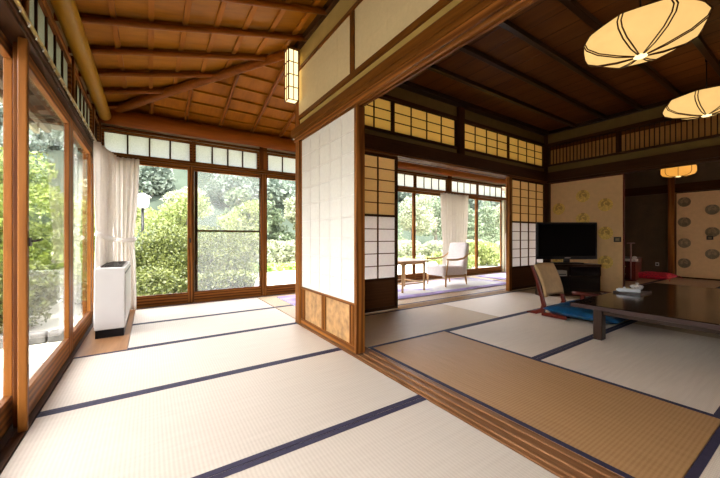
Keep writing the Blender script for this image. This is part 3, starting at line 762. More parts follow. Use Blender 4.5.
c2 = thing('curtain', (-.28, 5.36, .02), 'white tied-back curtain on the garden window in the corner, behind the fan heater', 'curtain', 'corner curtains')
drape([(-.455, 5.33), (-.125, 5.33)], .02, 2.07, 1.0, .72, 6, .025, M['curtain'], c2, ctr=(-.33, 5.33), flare=.9)
MB().tube([(-.44, 5.36, 1.0), (-.42, 5.29, .98), (-.28, 5.28, .96), (-.19, 5.29, .97), (-.18, 5.36, .98)], .030, 10).build('tieback', M['curtain'], c2)
c3 = thing('curtain', (6.3, 5.33, .02), 'long white curtain hanging behind the cream armchair', 'curtain')
drape([(5.82, 5.33), (6.80, 5.33)], .03, 2.07, .9, .86, 9, .03, M['curtain'], c3, flare=.88)
c4 = thing('curtain', (8.55, 5.3, .02), 'short piece of white curtain at the right end of the sunroom', 'curtain')
drape([(8.42, 5.30), (8.80, 5.30)], .03, 1.12, .5, .95, 4, .025, M['curtain'], c4)

# ------------------------------------------------------------------ fan heater
fh = thing('fan_heater', (-.34, 4.6, -.001), 'ivory floor-standing fan coil heater with dark top grille in the corner', 'heater')
B(-.460, -.214, 4.05, 5.19, .08, .690).build('body', M['white_metal'], fh, .008)
B(-.452, -.222, 4.06, 5.18, -.0005, .08).build('plinth', M['black'], fh)
g = MB().box(-.425, -.25, 4.22, 5.02, .690, .693)
g.build('grille_recess', M['black'], fh)
g = MB()
for k in range(9): xx = -.425 + .175 * k / 8; g.box(xx - .003, xx + .003, 4.22, 5.02, .693, .702)
for k in range(17): yy = 4.22 + .80 * k / 16; g.box(-.428, -.247, yy - .003, yy + .003, .693, .700)
g.build('grille', M['darkmetal'], fh)
B(-.2145, -.209, 4.10, 5.14, .16, .60).build('front_panel', M['white_metal'], fh, .003)
B(-.2145, -.2105, 4.10, 5.14, .625, .645).build('air_slot', M['black'], fh)

# ------------------------------------------------------------------ rugs
for (x0, x1, y0, y1, lab) in ((1.76, 6.55, 3.95, 5.20, 'mottled lavender and white rug under the armchair and side table'), (6.98, 8.5, 4.02, 5.25, 'second lavender and white rug at the right end of the sunroom')):
    o = B(x0, x1, y0, y1, .003, .014).build('rug', M['rug'], None, .004); props(o, lab, 'rug')
    e = MB().box(x0, x1, y0, y0 + .17, .0142, .0158).box(x0, x1, y1 - .08, y1, .0142, .0158).box(x0, x0 + .28, y0 + .17, y1 - .05, .0142, .0158).box(x1 - .06, x1, y0 + .17, y1 - .05, .0142, .0158)
    e.build('violet_border', M['rugedge'], o)

# ------------------------------------------------------------------ armchair (faces -x)
ac = thing('armchair', (5.22, 4.6, .014), 'cream upholstered armchair with curved wooden arms in the sunroom', 'armchair')
ax0, ax1, ay0, ay1 = 4.86, 5.60, 4.33, 4.90
def leg(mb, x, y, x2, y2, z0, z1, r0, r1): mb.tube([(x, y, z0), (x2, y2, z1)], [r0, r1], 12); return mb
for (x, y, dx) in ((4.90, 4.37, 0), (4.90, 4.86, 0), (5.56, 4.39, -.05), (5.56, 4.84, -.05)):
    leg(MB(), x, y, x + dx, y, .014, .24, .014, .024).build('leg', M['pale_z'], ac)
MB().bar((4.90, 4.37, .225), (5.5, 4.37, .205), .03, .04).build('side_frame', M['pale_x'], ac, .004)
MB().bar((4.90, 4.86, .225), (5.5, 4.86, .205), .03, .04).build('side_frame', M['pale_x'], ac, .004)
q = MB().hexa([(4.84, 4.37, .225), (5.50, 4.38, .20), (5.50, 4.85, .20), (4.84, 4.86, .225), (4.82, 4.37, .44), (5.50, 4.38, .40), (5.50, 4.85, .40), (4.82, 4.86, .44)])
q.build('seat_cushion', M['cream_fabric'], ac, .045)
q = MB().hexa([(5.38, 4.37, .23), (5.54, 4.37, .22), (5.54, 4.86, .22), (5.38, 4.86, .23), (5.56, 4.38, .90), (5.67, 4.38, .88), (5.67, 4.85, .88), (5.56, 4.85, .90)])
q.build('backrest', M['cream_fabric'], ac, .045)
for yy in (4.335, 4.895):
    arm = MB().tube([(4.90, yy, .565), (5.0, yy, .555), (5.2, yy, .55), (5.4, yy, .575), (5.54, yy, .64), (5.60, yy, .68)], [.018, .022, .020, .018, .018, .014], 12).build('armrest', M['pale_x'], ac)
    MB().tube([(4.93, yy, .555), (4.91, yy + (.03 if yy < 4.6 else -.03), .24)], [.016, .014], 10).build('arm_support', M['pale_z'], ac)
# ------------------------------------------------------------------ side table
st = thing('side_table', (4.08, 4.62, .014), 'small wooden side table with rounded top beside the cream armchair', 'side table')
def rrect(x0, x1, y0, y1, r, z0, z1, n=6):
    pts = []
    for (cx_, cy_, a) in ((x1 - r, y1 - r, 0), (x0 + r, y1 - r, 90), (x0 + r, y0 + r, 180), (x1 - r, y0 + r, 270)):
        for k in range(n + 1): t = math.radians(a + 90 * k / n); pts.append((cx_ + r * math.cos(t), cy_ + r * math.sin(t)))
    m = MB(); b = 0; n2 = len(pts)
    m.v = [(p[0], p[1], z0) for p in pts] + [(p[0], p[1], z1) for p in pts]
    m.f = [tuple(range(n2))[::-1], tuple(range(n2, 2 * n2))] + [(i, (i + 1) % n2, n2 + (i + 1) % n2, n2 + i) for i in range(n2)]
    return m
rrect(3.62, 4.42, 4.24, 5.0, .16, .555, .58).build('tabletop', M['pale_x'], st, .006)
for (x, y) in ((3.76, 4.35), (4.29, 4.35), (3.76, 4.90), (4.29, 4.90)):
    MB().tube([(x, y, .014), (x, y, .555)], [.018, .026], 10).build('leg', M['pale_z'], st)
for (p, q2) in (((3.76, 4.35), (4.29, 4.35)), ((3.76, 4.90), (4.29, 4.90)), ((3.76, 4.35), (3.76, 4.90)), ((4.29, 4.35), (4.29, 4.90))):
    MB().bar((*p, .16), (*q2, .16), .018, .024).build('stretcher', M['pale_x'], st)
    MB().bar((*p, .525), (*q2, .525), .022, .035).build('apron', M['pale_x'], st)

# ------------------------------------------------------------------ television and stand (turned to face the camera side)
FWD = Vector((.549, .836, 0)); RT = Vector((.836, -.549, 0))
def cp(d, s, z): v = FWD * d + RT * s; return (v.x, v.y, z)
def obox(d0, d1, s0, s1, z0, z1, m=None):
    m = m or MB(); return m.hexa([cp(d0, s0, z0), cp(d0, s1, z0), cp(d1, s1, z0), cp(d1, s0, z0), cp(d0, s0, z1), cp(d0, s1, z1), cp(d1, s1, z1), cp(d1, s0, z1)])
ts = thing('tv_stand', (6.35, 2.8, 0), 'low black corner television stand with glass doors and a shelf box', 'tv stand')
D0 = 5.46
s0_, s1_ = 3.06, 4.12
def trap(z0, z1, i=0.0, m=None, mat=None):
    m = m or MB(); b = len(m.v)
    pts = [(D0 + i, s0_ + i), (D0 + i, s1_ - i), (D0 + .17, s1_ + .03 - i), (D0 + .38 - i, s1_ - .30), (D0 + .38 - i, s0_ + .14), (D0 + .17, s0_ + .02 + i)]
    n = len(pts); m.v += [cp(d, s, z0) for d, s in pts] + [cp(d, s, z1) for d, s in pts]
    m.f += [tuple(b + k for k in range(n)), tuple(b + n + k for k in range(n))[::-1]] + [(b + k, b + n + k, b + n + (k + 1) % n, b + (k + 1) % n) for k in range(n)]
    return m
trap(.50, .54).build('top_board', M['black_x'], ts); trap(.0005, .05).build('base_board', M['black_x'], ts)
trap(.05, .34, .012).build('cabinet_body', M['black_x'], ts)
obox(D0 + .17, D0 + .19, s0_ + .03, s1_ - .02, .34, .50).build('back_board', M['black_x'], ts)
for a in ((s0_ + .002, s0_ + .03), (s1_ - .03, s1_ - .002), (3.56, 3.58)): obox(D0 + .01, D0 + .17, a[0], a[1], .34, .50).build('side_board', M['black_z'], ts)
obox(D0 - .002, D0 + .008, 3.59, s1_ - .03, .345, .495).build('flap_door', M['tvglass'], ts)
for a in ((s0_ + .03, 3.585), (3.595, s1_ - .03)): obox(D0 - .0, D0 + .010, a[0], a[1], .07, .325).build('glass_door', M['tvglass'], ts)
rb = thing('media_box', (6.2, 2.9, .342), 'small grey media box on the open shelf of the television stand', 'media box')
obox(D0 + .03, D0 + .15, 3.34, 3.55, .342, .43).build('case', plain('grey plastic', (.30, .27, .22), .5), rb)
obox(D0 + .025, D0 + .03, 3.36, 3.53, .36, .375).build('display_strip', M['black'], rb)
tv = thing('television', (6.4, 2.75, .54), 'wide black flat-screen television on the low corner stand', 'television')
a0, a1 = 3.10, 4.15; DT = 5.60
z0t, z1t = 1 - 21.8 / 320 * DT, 1 + 15.2 / 320 * DT
obox(DT, DT + .06, a0, a1, z0t, z1t).build('housing', M['black'], tv, .008)
obox(DT - .003, DT, a0 + .035, a1 - .035, z0t + .06, z1t - .035).build('screen', M['tvglass'], tv)
obox(DT + .015, DT + .045, 3.58, 3.68, .56, z0t).build('neck', M['black'], tv)
obox(DT - .06, DT + .14, 3.38, 3.88, .5405, .56).build('foot', M['black'], tv, .006)
obox(DT - .004, DT - .001, 3.58, 3.68, z0t + .022, z0t + .03).build('nameplate', M['white_metal'], tv)

# ------------------------------------------------------------------ low table
tb = thing('low_table', (4.78, .45, 0), 'long low black lacquered table with glossy top', 'table')
tx0, tx1, ty0, ty1 = 3.50, 5.98, -.85, 1.52
B(tx0, tx1, ty0, ty1, .315, .36).build('tabletop', M['tabletop'], tb, .01)
e = MB().box(tx0 - .004, tx0, ty0 + .012, ty1 - .012, .322, .353).box(tx0 + .012, tx1 - .012, ty1, ty1 + .004, .322, .353); e.build('edge_band', M['table_edge'], tb)
for (x, y) in ((tx0 + .13, ty1 - .23), (tx1 - .28, ty1 - .23), (tx0 + .13, ty0 + .12), (tx1 - .28, ty0 + .12)): B(x + .01, x + .11, y + .01, y + .085, .0025, .315).build('leg', M['black_z'], tb, .008)
B(tx0 + .15, tx0 + .18, ty0 + .21, ty1 - .23, .255, .315).build('apron', M['black_y'], tb); B(tx1 - .21, tx1 - .18, ty0 + .21, ty1 - .23, .255, .315).build('apron', M['black_y'], tb)
B(tx0 + .25, tx1 - .28, ty1 - .19, ty1 - .16, .255, .315).build('apron', M['black_x'], tb); B(tx0 + .25, tx1 - .28, ty0 + .16, ty0 + .19, .255, .315).build('apron', M['black_x'], tb)
# tray with towel, bowl and sweet
tr = thing('serving_tray', (4.740, 1.38, .36), 'small black lacquer tray holding a towel and cup on the low table', 'tray')
B(4.500, 4.860, 1.25, 1.49, .3605, .372).build('base', M['black_x'], tr, .004)
MB().box(4.500, 4.860, 1.245, 1.252, .3605, .38).box(4.500, 4.860, 1.488, 1.495, .3605, .38).box(4.495, 4.502, 1.245, 1.495, .3605, .38).box(4.858, 4.865, 1.245, 1.495, .3605, .38).build('rim', M['black_x'], tr)
tw = thing('rolled_towel', (4.640, 1.36, .373), 'rolled white hand towel lying on the tray', 'towel')
MB().tube([(4.550, 1.46, .395), (4.570, 1.42, .395), (4.640, 1.29, .395)], .022, 14).build('roll', M['white_cloth'], tw)
MB().tube([(4.542, 1.474, .395), (4.552, 1.458, .395)], .014, 10).build('rolled_end', M['white_cloth'], tw)
bw = thing('lidded_teacup', (4.790, 1.36, .373), 'patterned white lidded cup on the right side of the tray', 'cup')
MB().lathe((4.790, 1.36, .373), [(.025, 0), (.028, .008), (.05, .025), (.062, .05), (.060, .054)], 24).build('cup', M['ceramic'], bw)
lid = MB().lathe((4.790, 1.36, .427), [(.062, 0), (.05, .014), (.026, .02), (.010, .022)], 24).build('lid', M['ceramic'], bw)
MB().lathe((4.790, 1.36, .449), [(.010, 0), (.018, .014), (.014, .02)], 16).build('knob', M['ceramic'], lid)
sw = thing('wrapped_sweet', (4.760, 1.42, .373), 'small tan wrapped sweet between towel and cup', 'sweet')
MB().lathe((4.730, 1.44, .373), [(.02, 0), (.034, .01), (.034, .03), (.02, .042)], 14).build('sweet', M['tan_leather'], sw)
MB().tube([(4.700, 1.445, .395), (4.690, 1.45, .41)], [.008, .014], 8).build('wrapper_twist', M['white_cloth'], sw)

# ------------------------------------------------------------------ legless chair with blue cushion
zc = thing('legless_chair', (4.45, 2.0, .003), 'legless floor chair with tan back panel and curved red-brown frame', 'floor chair')
def runner(x):
    m = MB(); m.smooth = False
    prof = [(2.34, .018), (2.22, .035), (2.14, .07), (2.125, .14), (2.15, .24), (2.20, .42), (2.275, .63)]
    wd = [.02, .05, .065, .05, .042, .038, .028]
    P = []
    for i, (y, z) in enumerate(prof):
        a = prof[max(0, i - 1)]; b = prof[min(len(prof) - 1, i + 1)]; d = Vector((b[0] - a[0], b[1] - a[1])).normalized(); n_ = Vector((-d.y, d.x)) * wd[i] / 2
        P.append(((y + n_.x, z + n_.y), (y - n_.x, z - n_.y)))
    b0 = len(m.v)
    for (p, q2) in P:
        for xx in (x - .018, x + .018):
            m.v.append((xx, p[0], max(.003, p[1]))); m.v.append((xx, q2[0], max(.003, q2[1])))
    for i in range(len(P) - 1):
        a = b0 + i * 4; c = a + 4
        m.f += [(a, a + 1, c + 1, c), (a + 3, a + 2, c + 2, c + 3), (a + 2, a, c, c + 2), (a + 1, a + 3, c + 3, c + 1)]
    m.f.append((b0, b0 + 2, b0 + 3, b0 + 1)); e = b0 + (len(P) - 1) * 4; m.f.append((e, e + 1, e + 3, e + 2))
    return m
for x in (4.20, 4.72):
    runner(x).build('back_frame', M['red_z'], zc, .004)
    B(x - .018, x + .018, 1.86, 2.15, .003, .05).build('runner', M['red_y'], zc, .006)
B(4.22, 4.70, 1.88, 2.12, .012, .030).build('seat_board', M['red_x'], zc)
rows = []
for j in range(13):
    t_ = j / 12; z = .235 + .405 * t_; yb = 2.132 + .03 * t_ + .11 * t_ ** 1.6
    rows.append([(4.235 + .46 * i / 12 + .008 * math.sin(t_ * 3), yb + .028 * (((i / 12) - .5) ** 2 * 4) * -1 + .02, z + .012 * math.sin(PI * i / 12)) for i in range(13)])
MB().grid(rows).build('back_panel', M['tan_leather'], zc, solid=.034)
def cushion(name, x0, x1, y0, y1, z0, h, mat, label, cat, sag=0, lift=0.0, n=22, tassel=True):
    o = thing(name, ((x0 + x1) / 2, (y0 + y1) / 2, z0), label, cat)
    m = MB()
    for side in (1, -1):
        rows = []
        for i in range(n + 1):
            row = []
            for j in range(n + 1):
                u = i / n * 2 - 1; v = j / n * 2 - 1
                pu = math.copysign(abs(u) ** 1.0, u); pinch = 1 - .06 * (1 - v * v); pinch2 = 1 - .06 * (1 - u * u)
                t_ = ((1 - u ** 4) * (1 - v ** 4)) ** .45
                xx = (x0 + x1) / 2 + (x1 - x0) / 2 * u * pinch; yy = (y0 + y1) / 2 + (y1 - y0) / 2 * v * pinch2
                zz = z0 + h * (.5 + side * .5 * t_) + lift * max(0, v) ** 3 + (.10 * h * math.sin(9 * u + 3 * v) * t_ if side > 0 else 0)
                row.append((xx, yy, zz))
            rows.append(row if side > 0 else row[::-1])
        m.grid(rows)
    m.build('cover', mat, o)
    for (x, y, a) in () if not tassel else ((x0, y0, -1), (x1, y0, -1), (x0, y1, 1), (x1, y1, 1)):
        sx = -1 if x == x0 else 1
        zt = z0 + h * .5 + (lift if a > 0 else 0)
        MB().tube([(x, y, zt), (x + sx * .03, y + a * .025, max(z0 + .006, zt - .03)), (x + sx * .06, y + a * .04, z0 + .006 + (lift * .6 if a > 0 else 0))], [.006, .005, .007], 6).build('tassel', mat, o)
    return o
cushion('floor_cushion', 4.13, 4.92, 1.33, 2.11, .031, .12, M['blue_silk'], 'shiny blue floor cushion on the legless chair, reaching under the table', 'cushion', lift=.02, tassel=False)
# armrest
ar = thing('wooden_armrest', (5.0, 1.95, 0), 'low red-brown wooden armrest standing behind the table corner', 'armrest')
az = .225
MB().tube([(4.93, 2.10, az), (4.94, 2.02, az + .005), (4.97, 1.85, az), (5.00, 1.68, az - .008), (5.03, 1.50, az), (5.035, 1.42, az + .004)], [.030, .026, .022, .022, .024, .028], 12).build('rest_bar', M['red_y'], ar)
for (x, y) in ((4.955, 1.99), (5.02, 1.52)):
    B(x - .02, x + .02, y - .028, y + .028, .0025, az - .01).build('leg', M['red_z'], ar, .004)

# ------------------------------------------------------------------ pendant lamps
def pendant(x, y, z, R_, rot, label, name='pendant_lamp', prof=None, mat='lamp', cord=True, group=None, nrib=8, double=True):
    o = thing(name, (x, y, z), label, 'pendant lamp', group)
    prof = prof or [(.03, 0), (.16, .018), (.30, .055), (.385, .105), (.405, .15), (.37, .215), (.25, .25), (.05, .255)]
    prof = [(a * R_ / .4, b * R_ / .4) for a, b in prof]
    m = MB(); seg = nrib * 6; b0 = 0
    def rr(r, a):                 # faceted-billowing outline: straight-ish between ribs
        half = PI / nrib; aa = ((a) % (2 * half)) - half
        return r * (math.cos(half) / math.cos(aa) * .75 + .25)
    for (r, h_) in prof:
        for k in range(seg):
            a = 2 * PI * k / seg; q = rr(r, a); m.v.append((x + q * math.cos(a + rot), y + q * math.sin(a + rot), z + h_))
    for i in range(len(prof) - 1):
        for k in range(seg): a = i * seg + k; d = i * seg + (k + 1) % seg; m.f.append((a, d, d + seg, a + seg))
    m.f.append(tuple(range(seg))[::-1]); m.f.append(tuple((len(prof) - 1) * seg + k for k in range(seg)))
    m.smooth = True; m.build('paper_shade', M[mat], o)
    for k in range(nrib):
        a = 2 * PI * k / nrib + rot
        for off in ((-.012, .012) if double else (0,)):
            pts = []
            for (r, h_) in prof[:-1]:
                q = r * 1.005 + .003; o2 = off * min(1, r / .1)
                pts.append((x + q * math.cos(a) - o2 * math.sin(a), y + q * math.sin(a) + o2 * math.cos(a), z + h_ - .003))
            MB().tube(pts, .0050, 6).build('rib', M['dark_z'], o)
    MB().lathe((x, y, z - .014), [(.034, 0), (.044, .006), (.044, .014), (.03, .018)], 20).build('hub', M['sconce'], o)
    if cord:
        MB().tube([(x, y, z + prof[-1][1]), (x, y, ZC - .06)], .006, 8).build('cord', M['black'], o)
        MB().lathe((x, y, ZC - .062), [(.010, .0), (.014, .02), (.014, .06)], 12).build('ceiling_hook', M['black'], o)
    return o
pendant(3.32, .92, 2.47, .39, math.radians(-2), 'larger-looking amber paper pendant lamp at the top right, nearest the camera')
pendant(5.59, .93, 2.47, .39, math.radians(-2), 'amber paper pendant lamp farther back at the right edge of the picture')
sp = [(.04, 0), (.18, .006), (.25, .03), (.28, .08), (.28, .18), (.26, .23), (.20, .25), (.05, .252)]
pendant(9.6, 2.02, 2.33, .40, .2, 'small drum-shaped amber lamp glowing in the next room', 'drum_pendant_lamp', sp, 'lamp_small', double=False)

# ------------------------------------------------------------------ next room furnishings
cushion('floor_cushion', 9.86, 10.72, 2.24, 2.94, .003, .14, M['red_silk'], 'flat red patterned floor cushion in the next room', 'cushion')
cb = thing('lacquer_cabinet', (9.5, 2.9, 0), 'small dark red lacquer cabinet in the next room', 'cabinet')
B(9.40, 9.62, 2.70, 3.10, .003, .42).build('body', M['red_x'], cb, .006)
for k in range(2):
    d = B(9.393, 9.40, 2.73, 3.07, .06 + k * .18, .22 + k * .18).build('drawer', M['red_y'], cb)
    MB().tube([(9.385, 2.87, .14 + k * .18), (9.385, 2.93, .14 + k * .18)], .008, 6).build('knob', M['brass'], d)
B(9.37, 9.65, 2.67, 3.12, .42, .44).build('top', M['red_x'], cb, .004)
ph = thing('telephone', (9.5, 2.82, .44), 'white telephone on the red cabinet in the next room', 'telephone')
B(9.40, 9.60, 2.70, 2.98, .4405, .50).build('base', M['white_metal'], ph, .012)
MB().tube([(9.43, 2.74, .525), (9.47, 2.75, .545), (9.54, 2.75, .545), (9.58, 2.74, .525)], [.026, .018, .018, .026], 10).build('handset', M['white_metal'], ph)
B(9.44, 9.56, 2.81, 2.94, .50, .506).build('keypad', M['black'], ph)
lb = thing('lacquer_chest', (10.6, 3.18, 0), 'low dark lacquer chest behind the red cushion, against the dark alcove', 'chest')
B(10.32, 10.92, 3.0, 3.36, .003, .46).build('body', M['red_x'], lb, .006); B(10.30, 10.94, 2.98, 3.38, .46, .48).build('lid', M['black_x'], lb, .004)
sd_ = thing('hanging_stand', (9.3, 2.75, 0), 'slim pinkish T-shaped stand beside the red cabinet', 'stand')
MB().tube([(9.26, 2.74, .01), (9.26, 2.74, .86)], .014, 10).build('pole', M['rose'], sd_)
B(9.14, 9.40, 2.70, 2.78, .86, .88).build('crossbar', M['rose'], sd_, .004)
MB().lathe((9.26, 2.74, .003), [(.11, 0), (.10, .015), (.02, .03)], 18).build('base', M['red_x'], sd_)

# ------------------------------------------------------------------ garden
GZ = -.60
struct('ground', B(-60, 70, 5.66, 120, GZ - .2, GZ), M['lawn'])
struct('ground', B(-60, -.74, -20, 5.66, GZ - .2, GZ), M['gravel'])
kb = thing('garden_kerb', (-2.6, 6.75, GZ), 'low dark stone kerb edging the gravel outside the left windows', 'kerb')
for k in range(6): B(-4.6 + k * .66, -3.96 + k * .66, 6.65, 6.85, GZ, GZ + .16).build('kerb_stone', M['stone'], kb, .02)
def leaves(blobs, n, size, mat, name, parent, seed=0, shell=.45, aspect=.5):
    r = np.random.default_rng(seed)
    vol = np.array([b[1][0] * b[1][1] + b[1][1] * b[1][2] + b[1][0] * b[1][2] for b in blobs]); vol = vol / vol.sum()
    pick = r.choice(len(blobs), n, p=vol)
    C = np.array([b[0] for b in blobs])[pick]; Rr = np.array([b[1] for b in blobs])[pick]
    d = r.normal(size=(n, 3)); d /= np.linalg.norm(d, axis=1)[:, None]
    lump = 1 + .16 * np.sin(d[:, 0] * 7 + pick) * np.sin(d[:, 1] * 6 + 2 * pick) * np.cos(d[:, 2] * 5)
    rad = (1 - shell * r.random(n) ** 1.6) * lump
    P = C + d * Rr * rad[:, None]
    u = r.normal(size=(n, 3)) + d * .3; u /= np.linalg.norm(u, axis=1)[:, None]
    w = np.cross(u, r.normal(size=(n, 3))); w /= np.linalg.norm(w, axis=1)[:, None]
    s = size * (.6 + .8 * r.random(n))[:, None]
    V = np.stack([P - u * s, P + w * s * aspect, P + u * s, P - w * s * aspect], 1).reshape(-1, 3)
    V = V[:, :] ; low = V[:, 2] < GZ; V[low, 2] = GZ + .01
    off = np.array(parent.location) if parent is not None else 0
    V = V * S - off
    me = bpy.data.meshes.new(name)
    me.vertices.add(4 * n); me.vertices.foreach_set('co', V.ravel())
    me.loops.add(4 * n); me.loops.foreach_set('vertex_index', np.arange(4 * n))
    me.polygons.add(n); me.polygons.foreach_set('loop_start', np.arange(n) * 4); me.polygons.foreach_set('loop_total', np.full(n, 4))
    me.update(); me.validate(); me.materials.append(mat)
    o = bpy.data.objects.new(name, me); COL.objects.link(o)
    if parent is not None: o.parent = parent
    return o
seedn = [10]
def bush(x, y, rx, ry, h, mat, n, size, label, name='shrub', cat='shrub', group=None, base=None):
    seedn[0] += 1; rr = random.Random(seedn[0])
    z0 = GZ if base is None else base
    o = thing(name, (x, y, z0), label, cat, group)
    bl = [((x, y, z0 + h * .45), (rx * .8, ry * .8, h * .5))]
    for k in range(9):
        a = rr.uniform(0, 2 * PI); q = rr.uniform(.35, .62)
        bl.append(((x + rx * q * math.cos(a), y + ry * q * math.sin(a), z0 + h * rr.uniform(.25, .72)), (rx * .42, ry * .42, h * .27)))
    leaves(bl, n, size, mat, 'foliage', o, seedn[0])
    st_ = MB()
    for k in range(5):
        a = 2 * PI * k / 5; st_.tube([(x, y, z0), (x + rx * .3 * math.cos(a), y + ry * .3 * math.sin(a), z0 + h * .5)], [.03 * h, .012 * h], 6)
    st_.build('stems', M['bark'], o); return o
def tree(x, y, h, r, mat, n, size, label, kind='round', group=None, lean=0, trunk_h=.35, base=None, name=None):
    seedn[0] += 1; rr = random.Random(seedn[0]); z0 = GZ if base is None else base
    o = thing(name or ('conifer_tree' if kind == 'cone' else 'tree'), (x, y, z0), label, 'tree', group)
    MB().tube([(x, y, z0), (x + lean * .4, y, z0 + h * .4), (x + lean, y, z0 + h * .85)], [.035 * h, .022 * h, .008 * h], 8).build('trunk', M['bark'], o)
    bl = []
    if kind == 'cone':
        L_ = 7
        for k in range(L_):
            t_ = k / (L_ - 1); q = r * (1 - t_) ** .8 + .08 * r
            for j in range(4 if k < 5 else 1):
                a = rr.uniform(0, 2 * PI); g = q * .45 if k < 5 else 0
                bl.append(((x + g * math.cos(a), y + g * math.sin(a), z0 + h * (trunk_h * .6 + (1 - trunk_h * .6) * t_ * .95)), (q * .62, q * .62, h * .075)))
    else:
        for k in range(12):
            a = rr.uniform(0, 2 * PI); q = r * rr.uniform(.1, .62); zz = rr.uniform(trunk_h, .88)
            w_ = r * rr.uniform(.32, .5) * (1.15 - .5 * abs(zz - .55))
            bl.append(((x + q * math.cos(a) + lean * zz, y + q * math.sin(a), z0 + h * zz), (w_, w_, w_ * .62)))
        br = MB()
        for b in bl[:7]: br.tube([(x + lean * .35, y, z0 + h * trunk_h * .8), tuple((Vector((x + lean * .35, y, z0 + h * trunk_h * .8)) + Vector(b[0])) / 2 + Vector((0, 0, .05 * h))), b[0]], [.014 * h, .009 * h, .004 * h], 6)
        br.build('branches', M['bark'], o)
    leaves(bl, n, size, mat, 'foliage', o, seedn[0], .7)
    return o
# big round shrub right outside the corner window
bush(1.25, 10.0, 1.75, 1.3, 2.05, M['leaf_bush'], 48000, .034, 'large round green shrub right outside the corridor window')
bush(-1.05, 10.2, 1.2, 1.1, 1.75, M['leaf_bush'], 22000, .036, 'dense green shrub partly behind the corner curtain')
tree(1.0, 14.6, 3.4, 1.5, M['leaf_light'], 9000, .06, 'light green young tree behind the garden lamp post', trunk_h=.3)
tree(3.1, 13.4, 3.2, 1.3, M['leaf_light'], 9000, .06, 'light green tree rising behind the large round shrub', trunk_h=.3)
tree(-2.0, 14.0, 3.2, 1.7, M['leaf_light'], 8000, .06, 'light green tree seen beside the corner curtain', trunk_h=.25)
sh = [(4.6, 17, 1.3, 1.0, 1.35), (6.6, 18.0, 1.5, 1.1, 1.5), (8.6, 17.5, 1.3, 1.0, 1.3), (10.7, 17.8, 1.5, 1.1, 1.5), (12.9, 16.8, 1.4, 1.1, 1.4), (15.0, 17.2, 1.6, 1.2, 1.5), (17.4, 16.6, 1.5, 1.1, 1.45), (19.8, 17, 1.6, 1.2, 1.5), (22.4, 16.6, 1.6, 1.2, 1.5)]
words = ['just right of the big round shrub', 'in the middle of the second corridor window', 'near the frame between the corridor windows', 'seen in the narrow third corridor window', 'hidden behind the white partition', 'behind the left shoji screen', 'left of the side table in the sunroom view', 'between the side table and the armchair', 'left of the long white curtain']
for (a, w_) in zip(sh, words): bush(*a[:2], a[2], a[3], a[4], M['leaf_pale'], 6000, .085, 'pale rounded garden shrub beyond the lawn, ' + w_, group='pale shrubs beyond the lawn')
for (x, y, rx, h_, w_) in ((13.0, 10.8, 1.5, .95, 'outside the sunroom behind the side table'), (16.0, 11.6, 1.3, 1.45, 'outside the sunroom behind the armchair'), (19.2, 10.8, 1.4, 1.0, 'outside the sunroom right of the curtain'), (22.4, 11.6, 1.5, 1.5, 'outside the last sunroom window')):
    bush(x, y, rx, 1.2, h_, M['leaf_light'], 9000, .065, 'bright green low shrub ' + w_, group='green shrubs outside the sunroom')
for (x, y, rx, h_, w_) in ((25.5, 15.5, 2.0, 1.7, 'at the right of the sunroom view'), (28.5, 16.0, 2.0, 1.7, 'at the far right of the sunroom view')):
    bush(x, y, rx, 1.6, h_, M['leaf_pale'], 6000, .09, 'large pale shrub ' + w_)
bush(.1, 8.3, .75, .6, 1.0, M['leaf_bush'], 9000, .04, 'low green shrub below the corner window beside the heater')
bush(1.5, 8.2, .8, .6, .85, M['leaf_bush'], 9000, .04, 'low green shrub at the foot of the large round one')
# grass strip
g = np.random.default_rng(3); o = thing('grass_strip', (8, 15.2, GZ), 'strip of fresh green grass at the far edge of the pale lawn', 'grass', kind='stuff')
gb = [((x_, 15.4 + .2 * math.sin(x_), GZ + .10), (.6, .55, .22)) for x_ in np.arange(3.2, 24, .6)]
leaves(gb, 12000, .11, M['grass'], 'blades', o, 5)
TR = [(5.6, 23, 5.2, 1.9, 'round', 'leaf_conifer', 'rounded grey-green tree left in the second corridor window'),
      (8.0, 25, 5.0, 1.9, 'cone', 'leaf_conifer', 'broad pine in the middle of the second corridor window'),
      (10.4, 24, 5.6, 1.9, 'round', 'leaf_pale', 'pale bushy tree behind the window frame joint'),
      (13.4, 24, 6.6, 2.0, 'cone', 'leaf_conifer', 'tall conifer in the third corridor window'),
      (16.2, 26, 6.0, 2.2, 'round', 'leaf_pale', 'pale tree hidden by the partition'),
      (19.4, 25, 6.2, 2.4, 'cone', 'leaf_conifer', 'conifer behind the left shoji screen'),
      (23.0, 25, 6.6, 2.8, 'round', 'leaf_pale', 'large pale round tree left in the sunroom view'),
      (27.5, 26, 6.4, 2.8, 'round', 'leaf_conifer', 'grey-green tree between side table and curtain'),
      (31.5, 25, 6.4, 2.6, 'cone', 'leaf_conifer', 'conifer just right of the long curtain'),
      (35.5, 25, 7.0, 2.6, 'cone', 'leaf_conifer', 'conifer in the last sunroom window'),
      (39.5, 25, 6.8, 2.8, 'round', 'leaf_pale', 'pale round tree at the right end of the sunroom view'),
      (2.2, 26, 5.4, 2.2, 'round', 'leaf_pale', 'pale tree behind the lamp post'),
      (-2.0, 24, 5.6, 2.4, 'round', 'leaf_light', 'light tree seen through the far end of the left windows')]
for (x, y, h_, r_, k_, m_, lab) in TR: tree(x, y, h_, r_, M[m_], 5200, .13, lab, k_)
